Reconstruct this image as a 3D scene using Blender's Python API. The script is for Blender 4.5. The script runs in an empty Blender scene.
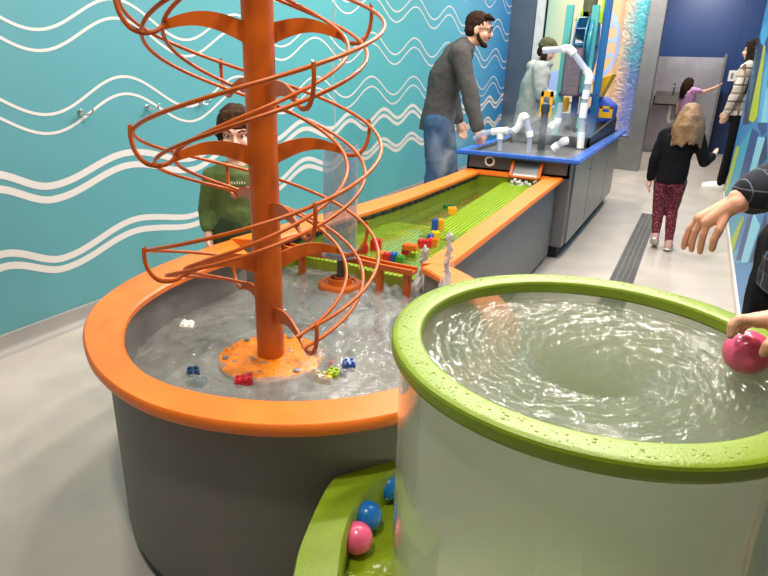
import bpy, bmesh, math, random
from mathutils import Vector, Matrix, Euler, noise
random.seed(7)
PI = math.pi
scene = bpy.context.scene
COL = scene.collection
V = Vector

# ------------------------------------------------------------------ camera
CAM_H = 1.30
F_PX, PITCH, ROLL, YAW = 600.0, 0.35356, 0.0306, 0.46211
_fw = V((-math.sin(YAW) * math.cos(PITCH), math.cos(YAW) * math.cos(PITCH), -math.sin(PITCH)))
_r = V((math.cos(YAW), math.sin(YAW), 0))
_u = _r.cross(_fw)
RT = math.cos(ROLL) * _r + math.sin(ROLL) * _u
UP = -math.sin(ROLL) * _r + math.cos(ROLL) * _u
cam = bpy.data.cameras.new('camera')
cam.sensor_fit = 'HORIZONTAL'
cam.sensor_width = 36
cam.lens = F_PX / 768 * 36
cam.clip_start = 0.02
camo = bpy.data.objects.new('camera', cam)
COL.objects.link(camo)
_m = Matrix((RT, UP, -_fw)).transposed().to_4x4()
_m.translation = V((0, 0, CAM_H))
camo.matrix_world = _m
scene.camera = camo


def _ray(px, py):
    return _fw * F_PX + RT * (px - 384) - UP * (py - 288)


def at(px, py, z):            # point of the plane z seen at a pixel of the photograph
    d = _ray(px, py)
    return d * ((z - CAM_H) / d.z) + V((0, 0, CAM_H))


def aty(px, py, y):
    d = _ray(px, py)
    return d * (y / d.y) + V((0, 0, CAM_H))


def atx(px, py, x):
    d = _ray(px, py)
    return d * (x / d.x) + V((0, 0, CAM_H))


# ------------------------------------------------------------------ light and exposure
scene.view_settings.view_transform = 'Standard'
scene.view_settings.look = 'None'
scene.view_settings.gamma = 1
scene.view_settings.use_curve_mapping = False
scene.view_settings.exposure = -0.95
scene.cycles.use_denoising = True
scene.cycles.max_bounces = 10
scene.cycles.transparent_max_bounces = 24
scene.cycles.volume_bounces = 4
scene.cycles.caustics_refractive = False
scene.cycles.sample_clamp_indirect = 6

world = bpy.data.worlds.new('world')
scene.world = world
world.use_nodes = True
world.node_tree.nodes['Background'].inputs[0].default_value = (1.0, 0.97, 0.93, 1)
world.node_tree.nodes['Background'].inputs[1].default_value = 0.12


def lamp(name, loc, energy, size=0.17, color=(1, 0.93, 0.84), target=None, spread=PI, kind='AREA'):
    l = bpy.data.lights.new(name, kind)
    l.energy = energy
    l.color = color
    if kind == 'AREA':
        l.shape = 'DISK'
        l.size = size
        l.spread = spread
    o = bpy.data.objects.new(name, l)
    COL.objects.link(o)
    o.location = loc
    d = (V(target) - V(loc)) if target else V((0, 0, -1))
    o.rotation_euler = d.to_track_quat('-Z', 'Y').to_euler()
    return o


CEIL = 3.25
LAMPS = [((-0.55, 0.25, 3.1), 66, (-1.0, 1.4, 0.4)), ((0.25, 1.6, 3.1), 75, (-0.3, 1.3, 0.6)),
         ((-1.9, 1.2, 3.1), 36, (-1.9, 1.6, 0.5)), ((-0.7, 2.9, 3.1), 70, (-0.9, 2.6, 0.5)),
         ((-1.7, 4.2, 3.1), 75, (-1.6, 4.2, 0.6)), ((-0.3, 5.4, 3.1), 75, (-0.5, 5.3, 0)),
         ((-1.6, 6.9, 3.1), 85, (-1.4, 7.4, 0.6)), ((-0.3, 8.6, 3.1), 75, (-0.3, 8.6, 0)),
         ((-1.6, 8.4, 3.1), 38, (-1.5, 9.5, 1.4)), ((-0.3, 11.2, 3.0), 130, (-0.3, 11.8, 0.6))]
LAMPS += [((-1.35, 2.2, 3.1), 34, (-1.1, 1.6, 0.4)), ((-0.25, 3.3, 3.1), 34, (-0.6, 2.4, 0.4)), ((-1.2, 5.4, 3.1), 34, (-1.2, 4.8, 0.6)),
          ((0.05, 2.5, 3.1), 30, (-0.1, 1.4, 0.8)), ((-0.9, 4.3, 3.1), 34, (-1.0, 3.4, 0.5)), ((0.1, 4.2, 3.1), 30, (-0.1, 3.6, 0.2))]
for loc, e, tg in LAMPS:
    lamp('ceiling_spot_light', loc, e, target=tg)
lamp('ambient_fill_light', (-1.0, 3.2, 3.15), 40, size=2.6, color=(1, 0.96, 0.9))  # broad unseen fills added for ambient light, here and below
lamp('ambient_fill_light', (-0.6, -0.6, 3.1), 16, size=2.0, color=(1, 0.95, 0.88))
lamp('ambient_fill_light', (-1.0, 7.4, 3.15), 60, size=2.6, color=(0.95, 0.97, 1))


# ------------------------------------------------------------------ materials
def nt(name):
    m = bpy.data.materials.new(name)
    m.use_nodes = True
    t = m.node_tree
    return m, t, t.nodes['Principled BSDF']


def rgba(c):
    return (c[0], c[1], c[2], 1)


def hexc(h):     # sRGB hex to linear
    v = [int(h[i:i + 2], 16) / 255 for i in (0, 2, 4)]
    return tuple(x / 12.92 if x <= 0.04045 else ((x + 0.055) / 1.055) ** 2.4 for x in v)


def pbr(name, col, rough=0.5, metal=0.0, var=0.0, scale=8.0, bump=0.0, bscale=60.0, spec=0.5, col2=None, coat=0.0):
    m, t, b = nt(name)
    n, L = t.nodes, t.links
    b.inputs['Roughness'].default_value = rough
    b.inputs['Metallic'].default_value = metal
    b.inputs['Specular IOR Level'].default_value = spec
    b.inputs['Coat Weight'].default_value = coat
    b.inputs['Base Color'].default_value = rgba(col)
    tc = n.new('ShaderNodeTexCoord')
    if var or col2:
        nz = n.new('ShaderNodeTexNoise')
        nz.inputs['Scale'].default_value = scale
        nz.inputs['Detail'].default_value = 6
        L.new(tc.outputs['Object'], nz.inputs['Vector'])
        mx = n.new('ShaderNodeMix')
        mx.data_type = 'RGBA'
        c2 = col2 or tuple(max(0, x * (1 - var)) for x in col)
        c1 = col if col2 else tuple(min(1, x * (1 + var)) for x in col)
        mx.inputs[6].default_value = rgba(c2)
        mx.inputs[7].default_value = rgba(c1)
        rp = n.new('ShaderNodeMapRange')
        rp.inputs[1].default_value = 0.35
        rp.inputs[2].default_value = 0.65
        L.new(nz.outputs['Fac'], rp.inputs[0])
        L.new(rp.outputs[0], mx.inputs[0])
        L.new(mx.outputs[2], b.inputs['Base Color'])
    if bump:
        nb = n.new('ShaderNodeTexNoise')
        nb.inputs['Scale'].default_value = bscale
        nb.inputs['Detail'].default_value = 3
        L.new(tc.outputs['Object'], nb.inputs['Vector'])
        bp = n.new('ShaderNodeBump')
        bp.inputs['Strength'].default_value = bump
        bp.inputs['Distance'].default_value = 0.01
        L.new(nb.outputs['Fac'], bp.inputs['Height'])
        L.new(bp.outputs[0], b.inputs['Normal'])
    return m


def clear(name, tint, ior=1.45, bump=0.0, bscale=40.0, rough=0.02, milk=0.0, milk_col=(0.8, 0.85, 0.8), gloss=1.0):
    """thin clear material: what is behind shows through, the surface mirrors more at grazing angles"""
    m = bpy.data.materials.new(name)
    m.use_nodes = True
    t = m.node_tree
    n, L = t.nodes, t.links
    n.remove(n['Principled BSDF'])
    out = n['Material Output']
    tr = n.new('ShaderNodeBsdfTransparent')
    tr.inputs[0].default_value = rgba(tint)
    gl = n.new('ShaderNodeBsdfGlossy')
    gl.inputs['Roughness'].default_value = rough
    gl.inputs['Color'].default_value = (gloss, gloss, gloss, 1)
    fr = n.new('ShaderNodeLayerWeight')
    fr.inputs[0].default_value = 0.5
    f0 = ((ior - 1) / (ior + 1)) ** 2
    pw_ = n.new('ShaderNodeMath')
    pw_.operation = 'POWER'
    pw_.inputs[1].default_value = 5
    L.new(fr.outputs['Facing'], pw_.inputs[0])
    ma_ = n.new('ShaderNodeMath')
    ma_.operation = 'MULTIPLY_ADD'
    ma_.inputs[1].default_value = 1 - f0
    ma_.inputs[2].default_value = f0
    L.new(pw_.outputs[0], ma_.inputs[0])
    mx = n.new('ShaderNodeMixShader')
    L.new(ma_.outputs[0], mx.inputs[0])
    base = tr
    if milk:
        df = n.new('ShaderNodeBsdfDiffuse')
        df.inputs[0].default_value = rgba(milk_col)
        m0 = n.new('ShaderNodeMixShader')
        m0.inputs[0].default_value = milk
        L.new(tr.outputs[0], m0.inputs[1])
        L.new(df.outputs[0], m0.inputs[2])
        base = m0
    L.new(base.outputs[0], mx.inputs[1])
    L.new(gl.outputs[0], mx.inputs[2])
    L.new(mx.outputs[0], out.inputs['Surface'])
    if bump:
        tc = n.new('ShaderNodeTexCoord')
        nb = n.new('ShaderNodeTexNoise')
        nb.inputs['Scale'].default_value = bscale
        nb.inputs['Detail'].default_value = 4
        L.new(tc.outputs['Object'], nb.inputs['Vector'])
        bp = n.new('ShaderNodeBump')
        bp.inputs['Strength'].default_value = bump
        bp.inputs['Distance'].default_value = 0.01
        L.new(nb.outputs['Fac'], bp.inputs['Height'])
        L.new(bp.outputs[0], gl.inputs['Normal'])
        L.new(bp.outputs[0], fr.inputs['Normal'])
    return m


M = {}
M['orange_paint'] = pbr('orange_paint', hexc('EF7822'), 0.38, var=0.05, scale=14, bump=0.05, bscale=120)
M['orange_metal'] = pbr('orange_powder_coat', hexc('C05C15'), 0.33, var=0.06, scale=20, bump=0.03)
M['orange_wet'] = pbr('wet_orange_paint', hexc('E88420'), 0.2, var=0.12, scale=40, bump=0.5, bscale=90)
M['grey_shell'] = pbr('grey_fibreglass', hexc('74706A'), 0.55, var=0.05, scale=5, bump=0.04, bscale=200)
M['basin_floor'] = pbr('basin_floor_grey', hexc('A3A399'), 0.5, var=0.12, scale=9)
M['lime_paint'] = pbr('lime_paint', hexc('7E961A'), 0.36, var=0.06, scale=20, bump=0.12, bscale=260)
M['lime_liner'] = pbr('lime_liner', hexc('6C7C10'), 0.35, var=0.12, scale=12)
M['stud_green'] = pbr('stud_plate_green', hexc('8BA626'), 0.3, var=0.06, scale=20)
M['floor'] = pbr('epoxy_floor', hexc('C2B7AA'), 0.3, col2=hexc('B2A99E'), scale=3.5, bump=0.03, bscale=30)
M['cove'] = pbr('grey_cove_base', hexc('948F89'), 0.45, var=0.04)
M['white_paint'] = pbr('white_wave_paint', hexc('D6CFC8'), 0.4)
M['steel'] = pbr('brushed_steel', hexc('8F8E8E'), 0.34, 0.85, var=0.06, scale=6, bump=0.03, bscale=300)
M['steel_dark'] = pbr('dark_steel', hexc('6E7780'), 0.3, 0.7, var=0.06, scale=4)
M['chrome'] = pbr('chrome', (0.75, 0.75, 0.75), 0.12, 1.0)
M['blue_slab'] = pbr('blue_solid_surface', hexc('2F62B8'), 0.25, var=0.06, scale=20, bump=0.1, bscale=150)
M['black_plastic'] = pbr('black_plastic', hexc('23262A'), 0.4, var=0.1)
M['pvc'] = pbr('white_pvc', hexc('EDEBE6'), 0.35)
M['clear_pipe'] = clear('clear_pvc', (0.82, 0.85, 0.9), 1.5, milk=0.45, milk_col=(0.62, 0.66, 0.76))
M['acrylic'] = clear('clear_acrylic', (0.97, 0.985, 0.97), 1.49, milk=.27, milk_col=(.84, .84, .70))
M['tube_acrylic'] = clear('clear_tube', (0.84, 0.88, 0.91), 1.6, milk=0.13, milk_col=(.6,.66,.7))
M['yellow_plastic'] = pbr('yellow_plastic', hexc('E3A81A'), 0.35)
M['teal_post'] = pbr('teal_paint', hexc('4FA7A3'), 0.4)
M['blue_post'] = pbr('blue_paint', hexc('0B5B92'), 0.4)
M['navy_wall'] = pbr('navy_wall_paint', hexc('18396E'), 0.45, var=0.04, scale=3)
M['dark_rubber'] = pbr('dark_rubber', hexc('1B1C1E'), 0.7)
M['grate'] = pbr('drain_grate', hexc('6A6864'), 0.5, 0.3, var=0.1)
for nme, h in (('red', 'C81E2A'), ('blue', '1F4FA3'), ('yellow', 'EFC21E'), ('green', '3B8F2E'), ('orange', 'E8701E'),
               ('white', 'EEE9DE'), ('teal', '2E8C93'), ('navy', '1E3A5C'), ('lime', '96B42A'), ('dark_green', '23683A'), ('amber', 'F0A41C'), ('pink', 'E0596A')):
    M['brick_' + nme] = pbr('brick_' + nme, hexc(h), 0.28)
M['ball_pink'] = pbr('pink_ball_plastic', hexc('F06088'), 0.22, coat=0.3)
M['ball_blue'] = pbr('blue_ball_plastic', hexc('1272C4'), 0.22, coat=0.3)
M['skin'] = pbr('light_skin', hexc('DDA283'), 0.5, var=0.05, scale=25, bump=0.06, bscale=180)
M['skin_pale'] = pbr('pale_skin', hexc('E4B49A'), 0.5, var=0.04, scale=25)
M['lip'] = pbr('lip', hexc('B86A60'), 0.45)
M['eye_white'] = pbr('eye_white', (0.8, 0.8, 0.78), 0.2)
M['iris'] = pbr('iris', hexc('2A1A12'), 0.15)
M['nail'] = pbr('nail', hexc('E6B3A0'), 0.3)
M['hair_dark'] = pbr('dark_brown_hair', hexc('2E1E15'), 0.8, spec=0.12, var=0.3, scale=60, bump=0.6, bscale=90)
M['hair_black'] = pbr('black_brown_hair', hexc('231813'), 0.8, spec=0.12, var=0.3, scale=60, bump=0.5, bscale=90)
M['hair_boy'] = pbr('brown_hair', hexc('3E2A1C'), 0.8, spec=0.12, var=0.3, scale=60, bump=0.5, bscale=90)
M['hair_blond'] = pbr('dark_blond_hair', hexc('94714A'), 0.5, col2=hexc('6A4C32'), scale=18, bump=0.6, bscale=70)
M['charcoal_knit'] = pbr('charcoal_knit', hexc('45413F'), 0.9, var=0.12, scale=60, bump=0.3, bscale=250)
M['denim'] = pbr('blue_denim', hexc('2C4A6B'), 0.85, var=0.2, scale=12, bump=0.3, bscale=300)
M['grey_fleece'] = pbr('grey_fleece', hexc('A6AAA6'), 0.9, var=0.08, scale=15, bump=0.2, bscale=200)
M['green_fleece'] = pbr('green_fleece', hexc('5A6E37'), 0.9, var=0.14, scale=20, bump=0.25, bscale=200)
M['dark_green_cloth'] = pbr('dark_green_cloth', hexc('2C4023'), 0.9, var=0.12, scale=20)
M['olive_knit'] = pbr('olive_knit', hexc('4B4A2C'), 0.95, var=0.2, scale=60, bump=0.4, bscale=150)
M['black_cloth'] = pbr('black_cloth', hexc('0D0D0F'), 0.9, spec=0.2, var=0.2, scale=30, bump=0.2, bscale=200)
M['lilac_cloth'] = pbr('lilac_cloth', hexc('C596C8'), 0.85, var=0.08, scale=20)
M['grey_trousers'] = pbr('grey_trousers', hexc('4A4E58'), 0.85, var=0.1)
M['shoe_tan'] = pbr('pink_tan_shoe', hexc('B78D84'), 0.6, var=0.1)
M['shoe_sole'] = pbr('pale_sole', hexc('D9CFC4'), 0.6)
M['shoe_white'] = pbr('white_shoe', hexc('E8E5E1'), 0.5)
M['shoe_dark'] = pbr('dark_shoe', hexc('22211F'), 0.6)
M['foam'] = pbr('white_print', hexc('DADCCB'), 0.7)


def dotted(name, base, dot, scale, thr):
    m, t, b = nt(name)
    n, L = t.nodes, t.links
    tc = n.new('ShaderNodeTexCoord')
    vo = n.new('ShaderNodeTexVoronoi')
    vo.inputs['Scale'].default_value = scale
    L.new(tc.outputs['Object'], vo.inputs['Vector'])
    lt = n.new('ShaderNodeMath')
    lt.operation = 'LESS_THAN'
    lt.inputs[1].default_value = thr
    L.new(vo.outputs['Distance'], lt.inputs[0])
    mx = n.new('ShaderNodeMix')
    mx.data_type = 'RGBA'
    mx.inputs[6].default_value = rgba(base)
    mx.inputs[7].default_value = rgba(dot)
    L.new(lt.outputs[0], mx.inputs[0])
    L.new(mx.outputs[2], b.inputs['Base Color'])
    b.inputs['Roughness'].default_value = 0.85
    return m


M['leggings'] = dotted('burgundy_dotted_leggings', hexc('5C0F20'), hexc('B87A82'), 75, 0.25)


def plaid(name, base, line, pitch, width, second=None):
    """woven check: thin lines across and along, in the cloth's own coordinates"""
    m, t, b = nt(name)
    n, L = t.nodes, t.links
    tc = n.new('ShaderNodeTexCoord')
    sp = n.new('ShaderNodeSeparateXYZ')
    L.new(tc.outputs['Object'], sp.inputs[0])

    def mth(op, a, bb):
        k = n.new('ShaderNodeMath')
        k.operation = op
        for i, v in enumerate((a, bb)):
            if v is None:
                continue
            if isinstance(v, (int, float)):
                k.inputs[i].default_value = v
            else:
                L.new(v, k.inputs[i])
        return k.outputs[0]
    diag = mth('ADD', sp.outputs[0], mth('MULTIPLY', sp.outputs[1], 0.8))
    fac = None
    for src in (diag, sp.outputs[2]):
        f = mth('FRACT', mth('DIVIDE', mth('ADD', src, 50.0), pitch), None)
        l = mth('LESS_THAN', f, width)
        fac = l if fac is None else mth('MAXIMUM', fac, l)
    mx = n.new('ShaderNodeMix')
    mx.data_type = 'RGBA'
    mx.inputs[6].default_value = rgba(base)
    mx.inputs[7].default_value = rgba(line)
    L.new(fac, mx.inputs[0])
    last = mx.outputs[2]
    if second:
        f = mth('FRACT', mth('DIVIDE', mth('ADD', sp.outputs[2], 50.0), pitch * 2), None)
        l = mth('MULTIPLY', mth('LESS_THAN', f, 0.45), 0.6)
        m2 = n.new('ShaderNodeMix')
        m2.data_type = 'RGBA'
        m2.inputs[7].default_value = rgba(second)
        L.new(last, m2.inputs[6])
        L.new(l, m2.inputs[0])
        last = m2.outputs[2]
    L.new(last, b.inputs['Base Color'])
    b.inputs['Roughness'].default_value = 0.9
    return m


M['plaid_dark'] = plaid('dark_plaid_flannel', hexc('1E212B'), hexc('70757F'), 0.040, 0.06, hexc('14161C'))
M['plaid_cream'] = plaid('cream_brown_plaid', hexc('D9CFC2'), hexc('6E5747'), 0.09, 0.22, hexc('A6937F'))


# ------------------------------------------------------------------ mesh building
class MB:
    def __init__(s):
        s.v, s.f, s.mi = [], [], []

    def add(s, vs, fs, mi=0):
        o = len(s.v)
        s.v += [V(p) for p in vs]
        s.f += [tuple(i + o for i in f) for f in fs]
        s.mi += [mi] * len(fs)
        return s

    def box(s, a, b, mi=0, rot=0.0, bevel=0.0):
        a, b = V(a), V(b)
        if bevel:
            bm = bmesh.new()
            bmesh.ops.create_cube(bm, size=1)
            for v in bm.verts:
                v.co = V((v.co.x * (b.x - a.x), v.co.y * (b.y - a.y), v.co.z * (b.z - a.z))) + (a + b) / 2
            bmesh.ops.bevel(bm, geom=list(bm.edges), offset=bevel, segments=2, affect='EDGES', clamp_overlap=True)
            s.bm(bm, mi)
            return s
        x0, y0, z0 = a
        x1, y1, z1 = b
        vs = [(x0, y0, z0), (x1, y0, z0), (x1, y1, z0), (x0, y1, z0), (x0, y0, z1), (x1, y0, z1), (x1, y1, z1), (x0, y1, z1)]
        if rot:
            c = (a + b) / 2
            R = Matrix.Rotation(rot, 3, 'Z')
            vs = [R @ (V(p) - c) + c for p in vs]
        return s.add(vs, [(3, 2, 1, 0), (4, 5, 6, 7), (0, 1, 5, 4), (1, 2, 6, 5), (2, 3, 7, 6), (3, 0, 4, 7)], mi)

    def bm(s, bm, mi=0, mat=None):
        bm.verts.ensure_lookup_table()
        bm.verts.index_update()
        vs = [(mat @ v.co if mat else v.co.copy()) for v in bm.verts]
        fs = [tuple(v.index for v in f.verts) for f in bm.faces]
        bm.free()
        return s.add(vs, fs, mi)

    def tube(s, pts, r, n=8, mi=0, closed=False, flat=None):
        pts = [V(p) for p in pts]
        N = len(pts)
        rs = r if isinstance(r, (list, tuple)) else [r] * N
        tang = []
        for i in range(N):
            a = pts[(i - 1) % N] if (closed or i > 0) else pts[0]
            b = pts[(i + 1) % N] if (closed or i < N - 1) else pts[-1]
            t = b - a
            tang.append(t.normalized() if t.length > 1e-9 else V((0, 0, 1)))
        up = V((0, 0, 1)) if abs(tang[0].z) < 0.95 else V((1, 0, 0))
        nx = up.cross(tang[0]).normalized()
        vs = []
        for i in range(N):
            t = tang[i]
            nx = (nx - t * nx.dot(t))
            nx = nx.normalized() if nx.length > 1e-6 else t.orthogonal().normalized()
            ny = t.cross(nx)
            for k in range(n):
                a = 2 * PI * k / n
                vs.append(pts[i] + (nx * math.cos(a) + ny * math.sin(a)) * rs[i])
        fs = []
        for i in range(N if closed else N - 1):
            j = (i + 1) % N
            for k in range(n):
                fs.append((i * n + k, i * n + (k + 1) % n, j * n + (k + 1) % n, j * n + k))
        if not closed:
            fs.append(tuple(reversed(range(n))))
            fs.append(tuple((N - 1) * n + k for k in range(n)))
        return s.add(vs, fs, mi)

    def loft(s, secs, n=20, mi=0):
        """secs: (centre, half-width vector, half-depth vector)"""
        vs = []
        for c, x, y in secs:
            for k in range(n):
                a = 2 * PI * k / n
                vs.append(V(c) + V(x) * math.cos(a) + V(y) * math.sin(a))
        fs = []
        N = len(secs)
        for i in range(N - 1):
            for k in range(n):
                fs.append((i * n + k, i * n + (k + 1) % n, (i + 1) * n + (k + 1) % n, (i + 1) * n + k))
        fs.append(tuple(reversed(range(n))))
        fs.append(tuple((N - 1) * n + k for k in range(n)))
        return s.add(vs, fs, mi)

    def lathe(s, prof, c=(0, 0, 0), n=48, mi=0, closed=False):
        c = V(c)
        vs, fs = [], []
        P = len(prof)
        for r, z in prof:
            for k in range(n):
                a = 2 * PI * k / n
                vs.append(c + V((max(r, 1e-5) * math.cos(a), max(r, 1e-5) * math.sin(a), z)))
        for i in range(P if closed else P - 1):
            j = (i + 1) % P
            for k in range(n):
                fs.append((i * n + k, i * n + (k + 1) % n, j * n + (k + 1) % n, j * n + k))
        return s.add(vs, fs, mi)

    def ell(s, c, r, rot=None, n=16, mi=0):
        bm = bmesh.new()
        bmesh.ops.create_uvsphere(bm, u_segments=n, v_segments=max(8, n * 2 // 3), radius=1)
        R = (rot.to_3x3() if hasattr(rot, 'to_3x3') else rot) if rot is not None else Matrix.Identity(3)
        S = Matrix.Diagonal(V(r if hasattr(r, '__len__') else (r, r, r)))
        m = (R @ S).to_4x4()
        m.translation = V(c)
        return s.bm(bm, mi, m)

    def cap(s, a, b, ra, rb, n=12):
        a, b = V(a), V(b)
        d = b - a
        L = d.length
        if L < 1e-6:
            return s.ell(a, max(ra, rb))
        pts, rs = [], []
        dn = d / L
        for t in (-0.98, -0.8, -0.5, 0):
            pts.append(a + dn * ra * t)
            rs.append(ra * math.sqrt(max(0.0, 1 - t * t)))
        for t in (0, 0.5, 0.8, 0.98):
            pts.append(b + dn * rb * t)
            rs.append(rb * math.sqrt(max(0.0, 1 - t * t)))
        return s.tube(pts, rs, n)

    def chain(s, pts, rs, n=12):
        for i in range(len(pts) - 1):
            s.cap(pts[i], pts[i + 1], rs[i], rs[i + 1], n)
        return s

    def prism(s, poly, z0, z1, mi=0):
        n = len(poly)
        vs = [(p[0], p[1], z0) for p in poly] + [(p[0], p[1], z1) for p in poly]
        fs = [tuple(reversed(range(n))), tuple(range(n, 2 * n))] + [(i, (i + 1) % n, n + (i + 1) % n, n + i) for i in range(n)]
        return s.add(vs, fs, mi)

    def build(s, name, mats, parent=None, loc=None, smooth=35, voxel=None, sm_iter=3, wob=None, bevel=0.0):
        mats = mats if isinstance(mats, (list, tuple)) else [mats]
        off = V(loc) if loc is not None else V((0, 0, 0))
        me = bpy.data.meshes.new(name)
        me.from_pydata([tuple(p - off) for p in s.v], [], s.f)
        if not voxel:
            bm = bmesh.new()
            bm.from_mesh(me)
            bmesh.ops.recalc_face_normals(bm, faces=list(bm.faces))
            bm.to_mesh(me)
            bm.free()
        for m in mats:
            me.materials.append(m)
        if len(mats) > 1:
            me.polygons.foreach_set('material_index', s.mi)
        ob = bpy.data.objects.new(name, me)
        COL.objects.link(ob)
        if voxel or bevel:
            if voxel:
                md = ob.modifiers.new('remesh', 'REMESH')
                md.mode = 'VOXEL'
                md.voxel_size = voxel
                if sm_iter:
                    ms = ob.modifiers.new('smooth', 'SMOOTH')
                    ms.iterations = sm_iter
                    ms.factor = 0.5
            else:
                mb = ob.modifiers.new('bevel', 'BEVEL')
                mb.width = bevel
                mb.segments = 3
                mb.limit_method = 'ANGLE'
                mb.angle_limit = math.radians(40)
            dg = bpy.context.evaluated_depsgraph_get()
            dg.update()
            me2 = bpy.data.meshes.new_from_object(ob.evaluated_get(dg))
            ob.modifiers.clear()
            ob.data = me2
            bpy.data.meshes.remove(me)
            me = me2
            me.name = name
            if not len(me.materials):
                for m in mats:
                    me.materials.append(m)
            if wob:
                amp, fr = wob
                nr = [v.normal.copy() for v in me.vertices]
                for v, q in zip(me.vertices, nr):
                    c = v.co
                    v.co = c + q * amp * (noise.noise(c * fr) + 0.5 * noise.noise(c * fr * 2.3))
        if smooth is not None:
            me.polygons.foreach_set('use_smooth', [True] * len(me.polygons))
            if smooth < 180:
                me.set_sharp_from_angle(angle=math.radians(smooth))
        me.update()
        ob.location = off
        if parent is not None:
            ob.parent = parent
            ob.location = off - V(parent['_w'])
        return ob


def tag(o, label, cat, group=None, kind=None):
    o['label'] = label
    o['category'] = cat
    if group:
        o['group'] = group
    if kind:
        o['kind'] = kind
    return o


def empty(name, loc, label, cat, group=None, kind=None):
    o = bpy.data.objects.new(name, None)
    COL.objects.link(o)
    o.location = loc
    o['_w'] = tuple(loc)
    o.empty_display_size = 0.05
    return tag(o, label, cat, group, kind)


def part_of(o, loc=None):       # lets a part or a one-mesh thing carry children whose coordinates are given in the world
    o['_w'] = tuple(loc if loc is not None else (0, 0, 0))
    return o


def structure(o):
    o['kind'] = 'structure'
    return o


def catmull(P, k=8, closed=False):
    P = [V(p) for p in P]
    n = len(P)
    out = []
    for i in range(n if closed else n - 1):
        p0 = P[(i - 1) % n] if (closed or i > 0) else P[0]
        p1 = P[i]
        p2 = P[(i + 1) % n]
        p3 = P[(i + 2) % n] if (closed or i + 2 < n) else P[-1]
        for j in range(k):
            t = j / k
            out.append(0.5 * ((2 * p1) + (p2 - p0) * t + (2 * p0 - 5 * p1 + 4 * p2 - p3) * t * t + (3 * p1 - p0 - 3 * p2 + p3) * t ** 3))
    if not closed:
        out.append(P[-1])
    return out


# ================================================================== THE SETTING
WX = -2.69        # left wall
WR = 0.40         # right wall
b = MB()
b.box((WX - 0.1, -1.6, -0.06), (3.0, 12.6, 0.0))
structure(b.build('floor', M['floor'], smooth=None))

# left wall: teal running to blue, with painted white waves
m, t, bs = nt('teal_wave_wall_paint')
n, L = t.nodes, t.links
tc = n.new('ShaderNodeTexCoord')
sp = n.new('ShaderNodeSeparateXYZ')
L.new(tc.outputs['Object'], sp.inputs[0])
mr = n.new('ShaderNodeMapRange')
mr.inputs[1].default_value = 0
mr.inputs[2].default_value = 9.2
L.new(sp.outputs[1], mr.inputs[0])
cr = n.new('ShaderNodeValToRGB')
cr.color_ramp.elements[0].position = 0.1
cr.color_ramp.elements[0].color = rgba(hexc('5B9097'))
cr.color_ramp.elements[1].position = 1.0
cr.color_ramp.elements[1].color = rgba(hexc('2479B4'))
e = cr.color_ramp.elements.new(0.6)
e.color = rgba(hexc('4EA6A9'))  # brighter teal: part mural colour, part light on the wall put into it
L.new(mr.outputs[0], cr.inputs[0])
L.new(cr.outputs[0], bs.inputs['Base Color'])
bs.inputs['Roughness'].default_value = 0.42
M['wave_wall'] = m
b = MB()
b.box((WX - 0.12, -1.6, 0), (WX, 9.2, CEIL))


def wave_strip(b, fn, y0, y1, w, dy=0.03):
    k = int((y1 - y0) / dy)
    vs, fs = [], []
    for i in range(k + 1):
        y = y0 + (y1 - y0) * i / k
        z = fn(y)
        s = (fn(y + 0.01) - fn(y - 0.01)) / 0.02
        L = math.hypot(1, s)
        ny, nz = -s / L, 1 / L
        for q in (-1, 1):
            vs.append((WX + 0.0015, y + q * ny * w / 2, z + q * nz * w / 2))
    for i in range(k):
        fs.append((2 * i, 2 * i + 2, 2 * i + 3, 2 * i + 1))
    b.add(vs, fs, 1)


for c in (1.13, 1.045, 1.492, 1.405, 1.862, 1.775, 2.225, 2.14, 2.59, 2.505):
    wave_strip(b, lambda y, c=c: c - 0.083 * math.cos(2 * PI * (y - 1.86) / 0.9035), -1.6, 9.2, 0.0135)
TR = [(-1.6, -5), (0.0, -3), (0.6, -2), (1.24, -1), (1.82, 0), (2.75, 1), (3.55, 2), (4.33, 3), (4.95, 4), (5.6, 5), (6.25, 6), (6.9, 7), (7.55, 8), (8.2, 9), (8.85, 10), (9.5, 11)]


def phase(y):
    for (a, p), (c, q) in zip(TR[:-1], TR[1:]):
        if y <= c:
            return p + (y - a) / (c - a) * (q - p)
    return 11


def lerp_tab(tab, y):
    if y <= tab[0][0]:
        return tab[0][1]
    for (a, p), (c, q) in zip(tab[:-1], tab[1:]):
        if y <= c:
            return p + (y - a) / (c - a) * (q - p)
    return tab[-1][1]


for tab, amp in (([(0, 0.73), (1.8, 0.772), (2.35, 0.78), (4.3, 0.86), (6, 0.88), (9.2, 0.9)], 0.05), ([(0, 0.66), (1.8, 0.707), (2.4, 0.715), (4.3, 0.8), (6, 0.82), (9.2, 0.84)], 0.05),
                 ([(0, 0.41), (1.8, 0.41), (2.4, 0.42), (4.0, 0.56), (5, 0.595), (9.2, 0.62)], 0.048), ([(0, 0.345), (1.8, 0.355), (2.4, 0.357), (4.0, 0.505), (5, 0.545), (9.2, 0.57)], 0.045)):
    wave_strip(b, lambda y, tab=tab, amp=amp: lerp_tab(tab, y) - amp * math.cos(2 * PI * phase(y)), -1.6, 9.2, 0.034)
structure(b.build('wall_left', [M['wave_wall'], M['white_paint']], smooth=None))

b = MB()
prof = [(0, 0), (0.055, 0), (0.03, 0.012), (0.018, 0.035), (0.014, 0.085), (0, 0.088)]
vs = [(WX + x, y, z) for y in (-1.6, 9.2) for x, z in prof]
k = len(prof)
b.add(vs, [(i, (i + 1) % k, k + (i + 1) % k, k + i) for i in range(k)] + [tuple(range(k)), tuple(range(k, 2 * k))])
structure(b.build('baseboard_left', M['cove'], smooth=50))

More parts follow.
